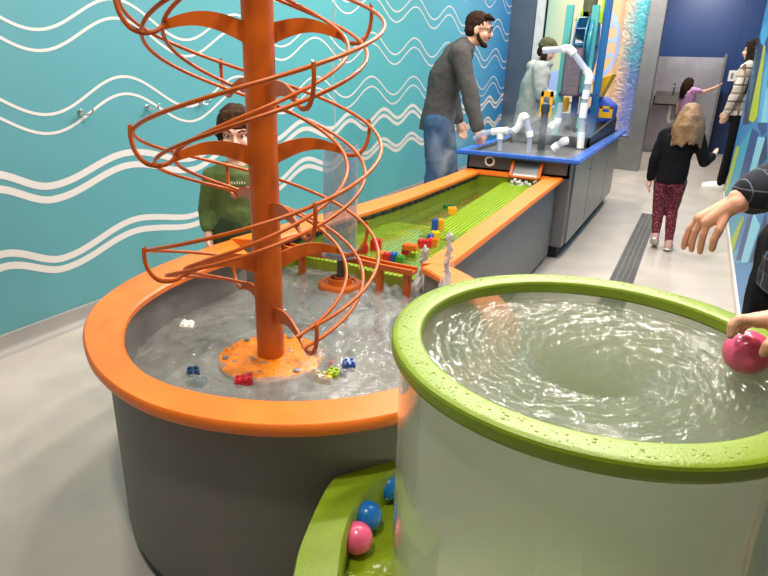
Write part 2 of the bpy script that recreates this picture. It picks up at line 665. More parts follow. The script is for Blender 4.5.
# right wall: straight shards of blue, teal and lime
cols = {'base': '2C7FB8', 'deep': '0F4683', 'sky': '46A3D0', 'pale': '7CC3DA', 'lime': 'AFC322', 'teal': '2FA3BC', 'navy': '123257'}
keys = list(cols)
RM = [pbr('right_wall_' + k, hexc(c), 0.4) for k, c in cols.items()]
b = MB()
Y0 = 2.35
b.box((WR, Y0, 0), (WR + 0.14, 8.0, CEIL))


def shard(px, key, lift=0.0012):
    pts = [atx(x, y, WR) for x, y in px]
    pts = [V((WR - lift, min(max(p.y, Y0), 8.0), min(max(p.z, 0.0), CEIL))) for p in pts]
    b.add(pts, [tuple(range(len(pts)))], keys.index(key))


z6 = lambda *p: [(700 + x / 4.12, 110 + y / 4.12) for x, y in p]
z5 = lambda *p: [(720 + x / 5.75, 20 + y / 5.75) for x, y in p]
z7 = lambda *p: [(675 + x / 5.484, 155 + y / 5.484) for x, y in p]
shard(z6((95, 355), (150, 150), (165, 150), (115, 330)), 'lime')
shard(z6((100, 360), (165, 150), (215, 70), (190, 190), (150, 330), (110, 420)), 'teal', 0.0010)
shard(z6((150, 330), (215, 75), (245, 95), (200, 260), (170, 340)), 'deep', 0.0014)
shard(z6((200, 270), (240, 110), (270, 115), (225, 270)), 'pale', 0.0016)
shard(z5((165, 576), (240, 215), (252, 140), (264, 150), (215, 560), (195, 590)), 'lime', 0.0018)
shard(z5((130, 600), (150, 370), (215, 110), (250, 140), (190, 500), (165, 600)), 'navy', 0.0009)
shard(z5((232, 130), (240, 60), (275, 0), (276, 90), (250, 150)), 'sky', 0.0012)
shard(z5((215, 590), (250, 330), (276, 230), (276, 330), (240, 590)), 'sky', 0.0012)
shard(z5((235, 590), (270, 380), (276, 400), (276, 590)), 'pale', 0.0013)
shard(z7((290, 510), (375, 330), (380, 350), (320, 530), (300, 565)), 'lime', 0.0018)
shard(z7((335, 576), (400, 340), (440, 310), (400, 470), (360, 576)), 'deep', 0.0013)
shard(z7((360, 590), (435, 310), (470, 390), (400, 590)), 'pale', 0.0016)
shard(z7((300, 600), (330, 520), (380, 500), (350, 600)), 'sky', 0.0010)
shard(z7((275, 480), (330, 330), (378, 330), (300, 500), (285, 540)), 'teal', 0.0008)
shard(z6((255, 130), (276, 100), (276, 200), (240, 240)), 'navy', 0.0012)
shard(z6((236, 60), (262, 0), (276, 10), (276, 90), (255, 110)), 'deep', 0.0011)
shard(z5((248, 100), (262, 40), (276, 60), (276, 200), (262, 170)), 'deep', 0.0010)
shard(z7((410, 590), (470, 400), (500, 300), (520, 590)), 'navy', 0.0011)
shard(z6((110, 420), (160, 340), (195, 300), (150, 420), (120, 470)), 'sky', 0.0012)
# thin diagonal hatch lines on the navy shard and above it
for i in range(14):
    y0 = 6.9 + i * 0.075
    z0 = 0.95 + i * 0.03
    b.add([(WR - 0.002, y0, z0), (WR - 0.002, y0 + 0.012, z0), (WR - 0.002, y0 + 0.35, z0 + 0.35), (WR - 0.002, y0 + 0.338, z0 + 0.35)], [(0, 1, 2, 3)], keys.index('pale'))
for i in range(7):
    y0 = 5.9 + i * 0.14
    b.add([(WR - 0.0022, y0, 0.3), (WR - 0.0022, y0 + 0.012, 0.3), (WR - 0.0022, y0 + 0.9, 0.78), (WR - 0.0022, y0 + 0.886, 0.78)], [(0, 1, 2, 3)], keys.index('pale'))
structure(b.build('wall_right', RM, smooth=None))
b = MB()
b.box((WR - 0.016, Y0, 0), (WR, 8.0, 0.06), bevel=0.004)
structure(b.build('baseboard_right', pbr('pale_cove_base', hexc('CFCBC4'), 0.4)))

# end of the left wall: dark steel panel, then the painted backdrop with its steel column
b = MB()
b.box((WX - 0.12, 9.2, 0), (-2.34, 9.34, CEIL))
structure(b.build('wall_steel_return', M['steel_dark'], smooth=None))
b = MB()
b.box((-2.335, 9.22, 0), (-2.23, 9.34, CEIL), bevel=0.01)
structure(b.build('trim_1', pbr('pale_trim', hexc('C9CCCB'), 0.4, var=0.1)))

m, t, bs = nt('backdrop_mural')
n, L = t.nodes, t.links
tc = n.new('ShaderNodeTexCoord')
sp = n.new('ShaderNodeSeparateXYZ')
L.new(tc.outputs['Object'], sp.inputs[0])
nz = n.new('ShaderNodeTexNoise')
nz.inputs['Scale'].default_value = 2.2
nz.inputs['Detail'].default_value = 5
L.new(tc.outputs['Object'], nz.inputs['Vector'])
ad = n.new('ShaderNodeMath')
ad.operation = 'MULTIPLY_ADD'
ad.inputs[1].default_value = 0.35
L.new(nz.outputs['Fac'], ad.inputs[0])
L.new(sp.outputs[0], ad.inputs[2])
mr = n.new('ShaderNodeMapRange')
mr.inputs[1].default_value = -2.1
mr.inputs[2].default_value = -0.9
L.new(ad.outputs[0], mr.inputs[0])
cr = n.new('ShaderNodeValToRGB')
els = cr.color_ramp.elements
els[0].position, els[0].color = 0.0, rgba(hexc('A3C8B4'))
els[1].position, els[1].color = 1.0, rgba(hexc('D6AC8A'))
for p, c in ((0.2, 'C0C9A8'), (0.42, 'D2C0A2'), (0.62, 'DBB585'), (0.8, 'DBAE80')):
    e = els.new(p)
    e.color = rgba(hexc(c))
L.new(mr.outputs[0], cr.inputs[0])
L.new(cr.outputs[0], bs.inputs['Base Color'])
bs.inputs['Roughness'].default_value = 0.45
M['backdrop'] = m
b = MB()
b.box((-2.23, 9.46, 0), (-0.7, 9.6, CEIL))
pw = pbr('mural_periwinkle', hexc('9DB6E8'), 0.45)
cx, cz, R0, R1 = -1.47, 1.67, 0.40, 0.47


def flat_poly(b, pts, y, mi):
    b.add([(x, y, z) for x, z in pts], [tuple(range(len(pts)))], mi)


N = 48
for k in range(N):
    a0, a1 = 2 * PI * k / N, 2 * PI * (k + 1) / N
    flat_poly(b, [(cx + R * 0.62 * math.cos(a), cz + R * math.sin(a)) for R, a in ((R0, a0), (R1, a0), (R1, a1), (R0, a1))], 9.458, 1)
for dz in (-0.2, 0.0, 0.2):
    h = 0.62 * math.sqrt(R0 ** 2 - dz ** 2)
    flat_poly(b, [(cx - h, cz + dz - 0.09), (cx + h, cz + dz + 0.05), (cx + h, cz + dz + 0.11), (cx - h, cz + dz - 0.03)], 9.457, 1)
flat_poly(b, [(-2.0 + 0.16 * math.cos(a * PI / 12), 0.98 + 0.34 * math.sin(a * PI / 12)) for a in range(24)], 9.458, 1)
structure(b.build('wall_backdrop', [M['backdrop'], pw], smooth=None))

# the rippled water panel at the backdrop's right, teal running down to violet
m, t, bs = nt('rippled_water_panel')
n, L = t.nodes, t.links
tc = n.new('ShaderNodeTexCoord')
sp = n.new('ShaderNodeSeparateXYZ')
L.new(tc.outputs['Object'], sp.inputs[0])
nz = n.new('ShaderNodeTexNoise')
nz.inputs['Scale'].default_value = 5
nz.inputs['Detail'].default_value = 6
L.new(tc.outputs['Object'], nz.inputs['Vector'])
ad = n.new('ShaderNodeMath')
ad.operation = 'MULTIPLY_ADD'
ad.inputs[1].default_value = 0.7
L.new(nz.outputs['Fac'], ad.inputs[0])
L.new(sp.outputs[2], ad.inputs[2])
mr = n.new('ShaderNodeMapRange')
mr.inputs[1].default_value = 0.6
mr.inputs[2].default_value = 2.6
L.new(ad.outputs[0], mr.inputs[0])
cr = n.new('ShaderNodeValToRGB')
els = cr.color_ramp.elements
els[0].position, els[0].color = 0.0, rgba(hexc('9797B8'))
els[1].position, els[1].color = 1.0, rgba(hexc('5FB4BC'))
for p, c in ((0.25, '6E76B0'), (0.5, '5F6F9C'), (0.7, '3F8C9C')):
    e = els.new(p)
    e.color = rgba(hexc(c))
L.new(mr.outputs[0], cr.inputs[0])
xr = n.new('ShaderNodeMapRange')
xr.inputs[1].default_value = -1.17
xr.inputs[2].default_value = -0.98
nx_ = n.new('ShaderNodeMath')
nx_.operation = 'MULTIPLY_ADD'
nx_.inputs[1].default_value = 0.22
L.new(nz.outputs['Fac'], nx_.inputs[0])
sb_ = n.new('ShaderNodeMath')
sb_.operation = 'SUBTRACT'
sb_.inputs[1].default_value = 0.11
L.new(sp.outputs[0], sb_.inputs[0])
L.new(sb_.outputs[0], nx_.inputs[2])
L.new(nx_.outputs[0], xr.inputs[0])
mxp = n.new('ShaderNodeMix')
mxp.data_type = 'RGBA'
mxp.inputs[6].default_value = rgba(hexc('D6AC8A'))
L.new(xr.outputs[0], mxp.inputs[0])
L.new(cr.outputs[0], mxp.inputs[7])
L.new(mxp.outputs[2], bs.inputs['Base Color'])
bs.inputs['Roughness'].default_value = 0.18
nb = n.new('ShaderNodeTexNoise')
nb.inputs['Scale'].default_value = 11
nb.inputs['Detail'].default_value = 4
nb.inputs['Distortion'].default_value = 1.5
L.new(tc.outputs['Object'], nb.inputs['Vector'])
bp = n.new('ShaderNodeBump')
bp.inputs['Strength'].default_value = 0.8
bp.inputs['Distance'].default_value = 0.05
L.new(nb.outputs['Fac'], bp.inputs['Height'])
L.new(bp.outputs[0], bs.inputs['Normal'])
b = MB()
b.box((-1.175, 9.40, 0.46), (-0.86, 9.459, CEIL - 0.02), bevel=0.006)
tag(b.build('water_wall_panel', m, smooth=None), 'rippled teal and violet water panel on the peach backdrop wall', 'panel')
b = MB()
b.box((-1.1, 9.36, 0), (-0.85, 9.459, 0.455), bevel=0.006)
tag(b.build('plinth', M['steel'], smooth=40), 'grey steel plinth below the rippled violet water panel', 'plinth')
b = MB()
b.box((-0.86, 9.34, 0), (-0.66, 9.62, CEIL), bevel=0.008)
structure(b.build('pillar_steel', M['steel'], smooth=40))

# far end: navy wall and steel splash panel
b = MB()
b.box((-3.2, 12.5, 0), (3.0, 12.62, CEIL))
b.box((0.335, 12.492, 0), (0.342, 12.5, CEIL))
structure(b.build('wall_far', M['navy_wall'], smooth=None))
b = MB()
b.box((-2.9, 9.6, 0), (-2.78, 12.5, CEIL))
structure(b.build('wall_far_left', M['navy_wall'], smooth=None))
b = MB()
b.box((2.9, -1.6, 0), (3.02, 12.5, CEIL))
structure(b.build('wall_outer_right', M['navy_wall'], smooth=None))
b = MB()
b.box((WX - 0.1, -1.6, CEIL), (3.0, 12.6, CEIL + 0.08))
structure(b.build('ceiling', pbr('grey_ceiling', hexc('8A8C90'), 0.8), smooth=None))
b = MB()
b.box((-1.4, 12.1, 0.0), (0.17, 12.13, 1.60), bevel=0.004)
so = part_of(b.build('splash_panel', pbr('wet_steel_sheet', hexc('A9A8B2'), 0.28, 0.6, var=0.12, scale=3, bump=0.25, bscale=4), smooth=40))
tag(so, 'tall shiny steel splash panel behind the hand sink', 'panel')
b = MB()
b.box((0.17, 12.08, 0.0), (0.21, 12.15, 1.66), bevel=0.006)
b.build('edge_post', M['steel'], so, smooth=40)

# trench drain
dr = empty('trench_drain', (-0.28, 5.3, 0.0), 'long dark slotted drain cover set into the grey floor', 'drain')
b = MB()
y0, y1, x0, x1 = 3.4, 6.42, -0.345, -0.205
b.box((x0 - 0.006, y0, -0.01), (x0, y1, 0.003)).box((x1, y0, -0.01), (x1 + 0.006, y1, 0.003)).box((x0, y0, -0.01), (x1, y0 + 0.006, 0.003)).box((x0, y1 - 0.006, -0.01), (x1, y1, 0.003))
b.build('drain_frame', M['steel'], dr, smooth=None)
b = MB()
b.box((x0, y0, -0.01), (x1, y1, 0.0006), 1)
yy = y0 + 0.012
while yy < y1 - 0.02:
    b.box((x0, yy, 0.0006), (x1, yy + 0.013, 0.0022), 0)
    yy += 0.027
for s in range(1, 4):
    b.box((x0 + s * .035 - .003, y0, .0006), (x0 + s * .035 + .003, y1, .0020), 0)
b.build('drain_grate', [M['grate'], M['dark_rubber']], dr, smooth=None)

# ================================================================== ORANGE BASIN
BC = V((-0.93, 1.40, 0))
RIM_Z = 0.61
OUT = [(147, .868), (151, .825), (161.6, .752), (178, .700), (195, .672), (215, .645), (235, .622), (255, .622), (270, .628), (300, .625), (319, .617), (335, .612), (360, .61), (390, .61), (408, .612), (420, .625), (430, .645), (440, .665)]
INN = [(128, .80), (133, .76), (142, .64), (151, .592), (172, .543), (193, .526), (212, .528), (231, .527), (259, .545), (287, .528), (323, .514), (345, .51), (360, .51), (390, .505), (412, .50), (425, .515), (440, .565)]


def polar(tab, d):
    r = lerp_tab(tab, d)
    r = (lerp_tab(tab, d - 5) + 2 * r + lerp_tab(tab, d + 5)) / 4
    a = math.radians(d)
    return BC + V((r * math.cos(a), r * math.sin(a), 0))


degs = [147 + (438 - 147) * i / 110 for i in range(111)]
o_out = [polar(OUT, d) for d in degs]
o_in = [polar(INN, d) for d in degs]


def mix(a, b, t):
    return [p.lerp(q, t) for p, q in zip(a, b)]


def ribbon(b, loops, closed_ring=False, mi=0):
    """loops: list of equal-length lists of points, joined one to the next (and last to first when closed_ring); ends capped"""
    n = len(loops[0])
    K = len(loops)
    vs = [p for l in loops for p in l]
    fs = []
    for k in range(K if closed_ring else K - 1):
        j = (k + 1) % K
        for i in range(n - 1):
            fs.append((k * n + i, k * n + i + 1, j * n + i + 1, j * n + i))
    if closed_ring:
        fs.append(tuple(k * n for k in range(K)))
        fs.append(tuple(k * n + n - 1 for k in reversed(range(K))))
    b.add(vs, fs, mi)
    return b


def up(l, z):
    return [V((p.x, p.y, z)) for p in l]


basin = empty('water_basin', BC, 'round grey basin with broad orange rim, around the spiral tower', 'water table')
b = MB()
z1 = RIM_Z
ribbon(b, [up(mix(o_out, o_in, .06), z1), up(mix(o_out, o_in, .02), z1 - .004), up(o_out, z1 - .012), up(o_out, z1 - .022), up(mix(o_out, o_in, .05), z1 - .03), up(mix(o_out, o_in, .9), z1 - .03),
           up(mix(o_out, o_in, 1.0), z1 - .02), up(mix(o_out, o_in, 1.0), z1 - .006), up(mix(o_out, o_in, .95), z1)], True)
b.build('rim', M['orange_paint'], basin)
b = MB()
wo, wi = mix(o_out, o_in, .5), mix(o_out, o_in, .82)
ribbon(b, [up(wo, z1 - .03), up(wo, .05), up(wi, .05), up(wi, z1 - .03)], True)
b.build('basin_wall', M['grey_shell'], basin)
b = MB()
wt = mix(o_out, o_in, .62)
ribbon(b, [up(wt, .05), up(wt, .0), up(wi, .0), up(wi, .05)], True)
b.build('toe_kick', pbr('toe_kick_shade', hexc('22404A'), 0.6), basin)  # dark teal puts the shade at the basin's foot into the colour
b = MB()
b.prism([(p.x, p.y) for p in mix(o_out, o_in, .7)], 0.24, 0.27)
b.build('basin_floor', M['basin_floor'], basin, smooth=None)


def inside(poly, x, y):
    c = False
    j = len(poly) - 1
    for i in range(len(poly)):
        xi, yi, xj, yj = poly[i][0], poly[i][1], poly[j][0], poly[j][1]
        if (yi > y) != (yj > y) and x < (xj - xi) * (y - yi) / (yj - yi) + xi:
            c = not c
        j = i
    return c


def water_sheet(name, poly, z, cell, height, mat, label, skip=None):
    xs = [p[0] for p in poly]
    ys = [p[1] for p in poly]
    nx = int((max(xs) - min(xs)) / cell) + 2
    ny = int((max(ys) - min(ys)) / cell) + 2
    idx = {}
    vs, fs = [], []

    def vert(i, j):
        if (i, j) not in idx:
            x, y = min(xs) + i * cell, min(ys) + j * cell
            idx[(i, j)] = len(vs)
            vs.append((x, y, z + height(x, y)))
        return idx[(i, j)]
    for i in range(nx):
        for j in range(ny):
            x, y = min(xs) + (i + .5) * cell, min(ys) + (j + .5) * cell
            if inside(poly, x, y):
                fs.append((vert(i, j), vert(i + 1, j), vert(i + 1, j + 1), vert(i, j + 1)))
    b = MB()
    b.add(vs, fs)
    return tag(b.build(name, mat, smooth=180), label, 'water', kind='stuff')


M['water'] = clear('rippling_water', (0.80, 0.82, 0.80), 1.6, bump=1.0, bscale=34, rough=0.05, milk=0.42, milk_col=(0.37, 0.37, 0.34))
M['calm_water'] = clear('clear_water', (0.80, 0.86, 0.66), 1.4, bump=0.35, bscale=14, milk=0.16, milk_col=(.30, .36, .07))
WZ = 0.455
SC = V((-1.043, 1.33, 0))      # axis of the spiral
FL = V((at(340, 281, .475).x, at(340, 281, .475).y, 0))    # axis of the bubbling disk and tube
SPOUTS = [at(423, 290, WZ), V((aty(447, 275, 1.80).x, 1.80, WZ))]


def choppy(x, y):
    p = V((x, y, 0))
    h = 0.007 * noise.noise(V((x * 9, y * 14, 0))) + 0.006 * noise.noise(V((x * 24, y * 30, 3))) + 0.004 * noise.noise(V((x * 55, y * 60, 5)))
    for c, amp, fr in ((SC, .004, 130), (FL, .004, 140), (SPOUTS[0], .006, 120), (SPOUTS[1], .005, 120)):
        d = math.hypot(x - c.x, y - c.y)
        h += amp * math.sin(d * fr) * math.exp(-d * 4)
    right = max(0, min(1, (x + 1.3) / .5))
    return h * (.9 + 1.1 * right)


bp_poly = [(p.x, p.y) for p in mix(o_out, o_in, .78)] + [(-.82, 2.11), (-1.4, 2.16), (-1.53, 2.1)]
water_sheet('basin_water', bp_poly, WZ, .007, choppy, M['water'], 'choppy clear water filling the round grey basin')

# ================================================================== GREEN CHANNEL
ch = empty('water_channel', (-1.1, 3.2, 0), 'long green-lined channel with orange rails between basin and blue table', 'water table')
Lo = catmull([(-1.655, 1.862, 0), (-1.60, 2.3, 0), (-1.51, 3.0, 0), (-1.485, 3.6, 0), (-1.475, 4.32, 0)], 5)
Li = catmull([(-1.50, 1.925, 0), (-1.455, 2.3, 0), (-1.385, 3.0, 0), (-1.365, 3.6, 0), (-1.355, 4.24, 0)], 5)
Ri = catmull([(-.835, 1.985, 0), (-.845, 2.5, 0), (-.862, 3.1, 0), (-.878, 3.6, 0), (-.892, 4.24, 0)], 5)
Ro = catmull([(-.735, 2.03, 0), (-.742, 2.5, 0), (-.752, 3.1, 0), (-.762, 3.6, 0), (-.772, 4.32, 0)], 5)
b = MB()
for o, i in ((Lo, Li), (Ro, Ri)):
    ribbon(b, [up(mix(o, i, .05), z1 + .001), up(o, z1 - .008), up(o, z1 - .022), up(mix(o, i, .06), z1 - .03), up(mix(o, i, .94), z1 - .03), up(i, z1 - .02), up(i, z1 - .006), up(mix(o, i, .95), z1 + .001)], True)
b.build('side_rail', M['orange_paint'], ch)
b = MB()
b.box((-1.40, 4.225, z1 - .03), (-.86, 4.325, z1 + .002), bevel=.006)
b.build('end_rail', M['orange_paint'], ch)
b = MB()
for o, i in ((Lo, Li), (Ro, Ri)):
    ribbon(b, [up(mix(o, i, .42), z1 - .03), up(mix(o, i, .42), .04), up(mix(o, i, .8), .04), up(mix(o, i, .8), z1 - .03)], True)
b.box((-1.43, 4.27, .04), (-.82, 4.315, z1 - .03))
b.build('channel_wall', M['grey_shell'], ch)
b = MB()
for o, i, s in ((Lo, Li, 1), (Ro, Ri, -1)):
    ii, i2 = mix(o, i, .82), mix(o, i, .88)
    ribbon(b, [up(ii, z1 - .055), up(ii, .38), up(i2, .38), up(i2, z1 - .055)], True)
b.box((-1.40, 4.235, .38), (-.85, 4.268, z1 - .032))
b.prism([(p.x, p.y) for p in mix(Lo, Li, .85)[2:]] + [(p.x, p.y) for p in reversed(mix(Ro, Ri, .85)[2:])], .385, .40)
b.build('green_liner', M['lime_liner'], ch, smooth=30)
for q in range(26):
    t_ = .1 + .88 * q / 26
    k = t_ * (len(Li) - 1)
    i0 = int(k)
    p = mix(Lo, Li, .9)[i0].lerp(mix(Lo, Li, .9)[min(i0 + 1, len(Li) - 1)], k - i0)
    b = MB()
    b.box((p.x - .002, p.y - .022, z1 - .05), (p.x + .004, p.y + .022, z1 - .038))
    b.build('overflow_slot', M['dark_rubber'], ch, smooth=None)


def stud_plate(x0, x1, y0, y1, z0, z1_, parent, pitch=.021):
    """a plate with rows of round studs; its top runs from z0 at y0 to z1_ at y1"""
    b = MB()
    vs = [(x0, y0, z0 - .05), (x1, y0, z0 - .05), (x1, y1, z1_ - .05), (x0, y1, z1_ - .05), (x0, y0, z0), (x1, y0, z0), (x1, y1, z1_), (x0, y1, z1_)]
    b.add(vs, [(3, 2, 1, 0), (4, 5, 6, 7), (0, 1, 5, 4), (1, 2, 6, 5), (2, 3, 7, 6), (3, 0, 4, 7)])
    y = y0 + pitch / 2
    while y < y1 - pitch / 3:
        x = x0 + pitch / 2
        z = z0 + (z1_ - z0) * (y - y0) / (y1 - y0)
        while x < x1 - pitch / 3:
            n = 6
            vs = []
            for zz in (z - .001, z + .0045):
                vs += [(x + .0062 * math.cos(2 * PI * k / n), y + .0062 * math.sin(2 * PI * k / n), zz) for k in range(n)]
            b.add(vs, [tuple(range(n, 2 * n))] + [(k, (k + 1) % n, n + (k + 1) % n, n + k) for k in range(n)])
            x += pitch
        y += pitch
    return b.build('stud_plate', M['stud_green'], parent, smooth=None)


stud_plate(-1.17, -.90, 2.74, 4.22, .497, .55, ch)
stud_plate(-1.45, -1.17, 2.12, 2.92, .497, .497, ch)
stud_plate(-1.17, -.885, 2.10, 2.70, .497, .497, ch)
chan_poly = [(p.x, p.y) for p in mix(Lo, Li, .9)[3:]] + [(p.x, p.y) for p in reversed(mix(Ro, Ri, .9)[3:])]
water_sheet('channel_water', chan_poly, .502, .03, lambda x, y: .0025 * noise.noise(V((x * 12, y * 8, 1))) + .0015 * noise.noise(V((x * 40, y * 30, 1))), M['calm_water'], 'still clear water in the green channel')

# shelf across the mouth of the channel, on square posts
b = MB()
sh = catmull([(-1.56, 2.06, .56), (-1.40, 2.03, .56), (-1.2, 2.05, .56), (-1.03, 2.035, .56), (-.88, 2.03, .56)], 6)
fr = [V((p.x, p.y - .028, 0)) for p in sh]
bk = [V((p.x, p.y + .028, 0)) for p in sh]
ribbon(b, [up(fr, .568), up(fr, .545), up(bk, .545), up(bk, .568), up(mix(bk, fr, .18), .568), up(mix(bk, fr, .18), .556), up(mix(bk, fr, .82), .556), up(mix(bk, fr, .82), .568)], True)
shelf = part_of(b.build('mouth_shelf', M['orange_metal']))
tag(shelf, 'narrow orange gutter on square posts crossing the mouth of the green channel', 'gutter')
for px in (-1.405, -1.2, -1.03, -.91):
    b = MB()
    b.box((px - .014, 2.015, .27), (px + .014, 2.043, .545), bevel=.003)
    b.build('post', M['orange_metal'], shelf)


# ================================================================== SPIRAL TOWER
tw = empty('spiral_ball_run', (SC.x, SC.y, .27), 'tall orange spiral ball run of curved rails standing in the round basin', 'ball run')
b = MB()
b.lathe([(0, .28), (.041, .28), (.041, 2.3), (0, 2.3)], SC, 32)
b.build('pole', M['orange_metal'], tw, smooth=40)
b = MB()
b.lathe([(0, .27), (.05, .27), (.05, .438), (.158, .438), (.16, .442), (.16, .453), (.154, .458), (.10, .460), (.046, .463), (0, .463)], SC, 56)
for k in range(26):
    a, r = k * 2.399, .06 + .09 * ((k * 7) % 11) / 11
    p = SC + V((r * math.cos(a), r * math.sin(a), .459))
    b.ell(p, (.0085, .0085, .0035), n=8)
base = b.build('base_disk', M['orange_wet'], tw, smooth=40)
base.location = (0, 0, 0)
base.matrix_parent_inverse = Matrix.Translation(-V(tw['_w']))
base['_w'] = tuple(tw['_w'])
for a in (40, 100, 160, 220, 280, 340):
    p = SC + V((.135 * math.cos(math.radians(a)), .135 * math.sin(math.radians(a)), 0))
    b = MB()
    b.lathe([(0, .455), (.010, .455), (.010, .463), (0, .465)], p, 10)
    bo = b.build('bolt', M['steel'], smooth=40)
    bo.parent = base
HR, TH0, HZ0, HP = .3217, math.radians(58.3), 1.450, .614
RAILS = [(HR, 0.0), (HR - .043, -.074), (HR - .092, -.062)]


def helix_pt(q, start, r, dz):
    """q quarter turns down from the first arm"""
    a = TH0 + start * PI - q * PI / 2
    return V((SC.x + r * math.cos(a), SC.y + r * math.sin(a), HZ0 - HP / 4 * q + dz))


for start in (0, 1):
    for r, dz in RAILS:
        b = MB()
        k = 150
        b.tube([helix_pt(-4.3 + (9.33) * i / k, start, r, dz) for i in range(k + 1)], .0052, 8)
        b.build('rail', M['orange_metal'], tw, smooth=60)
    for q in range(-4, 6):
        b = MB()
        a = TH0 + start * PI - q * PI / 2
        d = V((math.cos(a), math.sin(a), 0))
        w = V((-math.sin(a), math.cos(a), 0)) * .003
        z = HZ0 - HP / 4 * q
        top, bot = [], []
        K = 12
        for i in range(K + 1):
            s = i / K
            r = .04 + (HR - .088 - .04) * s
            mid = z - .078 + .024 * math.sin(PI * min(1, s * .95))
            h = .015 * (1 - s) ** 1.1 + .0105
            top.append(V((SC.x, SC.y, mid + h)) + d * r)
            bot.append(V((SC.x, SC.y, mid - h)) + d * r)
        # hook under and round the three rails
        hook = [(HR - .088, -.076), (HR - .07, -.088), (HR - .043, -.092), (HR - .015, -.082), (HR + .004, -.055), (HR + .011, -.02), (HR + .009, .008)]
        hk = catmull([V((SC.x, SC.y, z + zz)) + d * r for r, zz in hook], 4)
        for i, p in enumerate(hk):
            c = p - V((SC.x, SC.y, z))
            top.append(p + V((0, 0, .005)) - d * (.004 * i / len(hk)))
            bot.append(p - V((0, 0, .006)) + d * (.005 * i / len(hk)))
        vs = [p + w for p in top] + [p + w for p in bot] + [p - w for p in bot] + [p - w for p in top]
        n_ = len(top)
        fs = []
        for k in range(4):
            j = (k + 1) % 4
            for i in range(n_ - 1):
                fs.append((k * n_ + i, k * n_ + i + 1, j * n_ + i + 1, j * n_ + i))
        fs += [(0, n_, 2 * n_, 3 * n_), (n_ - 1, 4 * n_ - 1, 3 * n_ - 1, 2 * n_ - 1)]
        b.add(vs, fs)
        b.tube([p for p in hk], [.0055] * len(hk), 8)
        b.build('arm', M['orange_metal'], tw, smooth=40)

# orange bubbling disk and the clear tube above it
fd = empty('bubbler_disk', (FL.x, FL.y, .27), 'round orange bubbler disk with raised rings below the clear tube', 'water fountain')
b = MB()
b.lathe([(0, .44), (.085, .44), (.088, .45), (.088, .466), (.083, .472), (.066, .473), (.062, .468), (.05, .468), (.047, .474), (.047, .490), (.040, .492), (.036, .486), (.036, .474), (.026, .474), (.024, .494), (.017, .496), (.012, .47), (0, .468)], FL, 48)
b.build('ring_plate', M['orange_metal'], fd, smooth=40)
b = MB()
b.lathe([(0, .27), (.03, .27), (.03, .44), (0, .44)], FL, 24)
b.build('pedestal', M['orange_metal'], fd, smooth=40)
ct = empty('clear_tube', (FL.x, FL.y, .5), 'tall clear acrylic tube standing over the orange bubbler disk', 'tube')
tb = at(340, 268, .55)
b = MB()
b.lathe([(.063, .60), (.067, .60), (.067, 1.02), (.063, 1.02)], FL, 40, closed=True)
b.build('tube_wall', M['tube_acrylic'], ct, smooth=40)
b = MB()
b.lathe([(.058, .585), (.072, .585), (.074, .592), (.074, .61), (.070, .617), (.058, .617)], FL, 36, closed=True)
b.build('tube_collar', M['tube_acrylic'], ct, smooth=40)
b = MB()
b.lathe([(0, .490), (.012, .490), (.012, .585), (.055, .59), (.055, .60), (0, .60)], FL, 24)
b.build('tube_stem', pbr('dark_tube_stem', hexc('4A4D4C'), .4), ct, smooth=40)
b = MB()
stream = [V((FL.x - .03 + .004 * math.sin(i * .8), FL.y + .003 * math.cos(i * 1.3), .62 + i * .05)) for i in range(36)]
b.tube(stream, [.0035 + .0022 * math.sin(i * 1.9) for i in range(36)], 7)
tag(b.build('water_stream', clear('falling_water', (.93, .95, .96), 1.33, milk=.2, milk_col=(.85, .88, .9)), smooth=180), 'thin stream of water falling into the clear tube', 'water', kind='stuff')

# two knotted spouts of water at the channel mouth
M['spout'] = clear('bubbly_water', (.86, .88, .88), 1.6, bump=.8, bscale=70, milk=.62, milk_col=(.74, .72, .71))
for i, (sp_, zt, lab) in enumerate(((SPOUTS[0], .635, 'bubbly water spout in front of the gutter end, the larger one'), (SPOUTS[1], aty(446, 234, 1.80).z, 'slim bubbly water spout right beside the orange rail'))):
    b = MB()
    rr = random.Random(4 + i)
    top = zt
    w = .048 if i == 0 else .026
    for s in range(60 if i == 0 else 26):
        a = rr.random() * 2 * PI
        q = rr.random() ** .6
        x, y = sp_.x + w * q * math.cos(a), sp_.y + w * q * math.sin(a)
        h = WZ + (top - WZ - .03) * (1 - q * .75) * (.75 + .3 * rr.random())
        b.tube([V((x + (x - sp_.x) * .25, y + (y - sp_.y) * .25, WZ - .01)), V((x, y, (WZ + h) / 2)), V((sp_.x + (x - sp_.x) * .5, sp_.y + (y - sp_.y) * .5, h))], [.012, .009, .006], 7)
    kk = 14
    b.tube([V((sp_.x + .004 * math.sin(j * 1.7), sp_.y + .004 * math.cos(j * 2.3), WZ - .01 + (top - WZ) * j / kk)) for j in range(kk + 1)], [(.020 if i == 0 else .012) * (1 - .5 * j / kk) * (1 + .25 * math.sin(j * 2.1)) for j in range(kk + 1)], 9)
    for s in range(70):
        a = rr.random() * 2 * PI
        q = rr.random()
        hz = rr.random() ** .7
        ww = (.012 + w * (1 - hz)) * q
        b.ell((sp_.x + ww * math.cos(a), sp_.y + ww * math.sin(a), WZ + (top - WZ) * hz), V((1, 1, 1.7)) * (.0025 + .0035 * rr.random()), n=8)
    tag(b.build('water_spout', M['spout'], smooth=180), lab, 'water', kind='stuff')


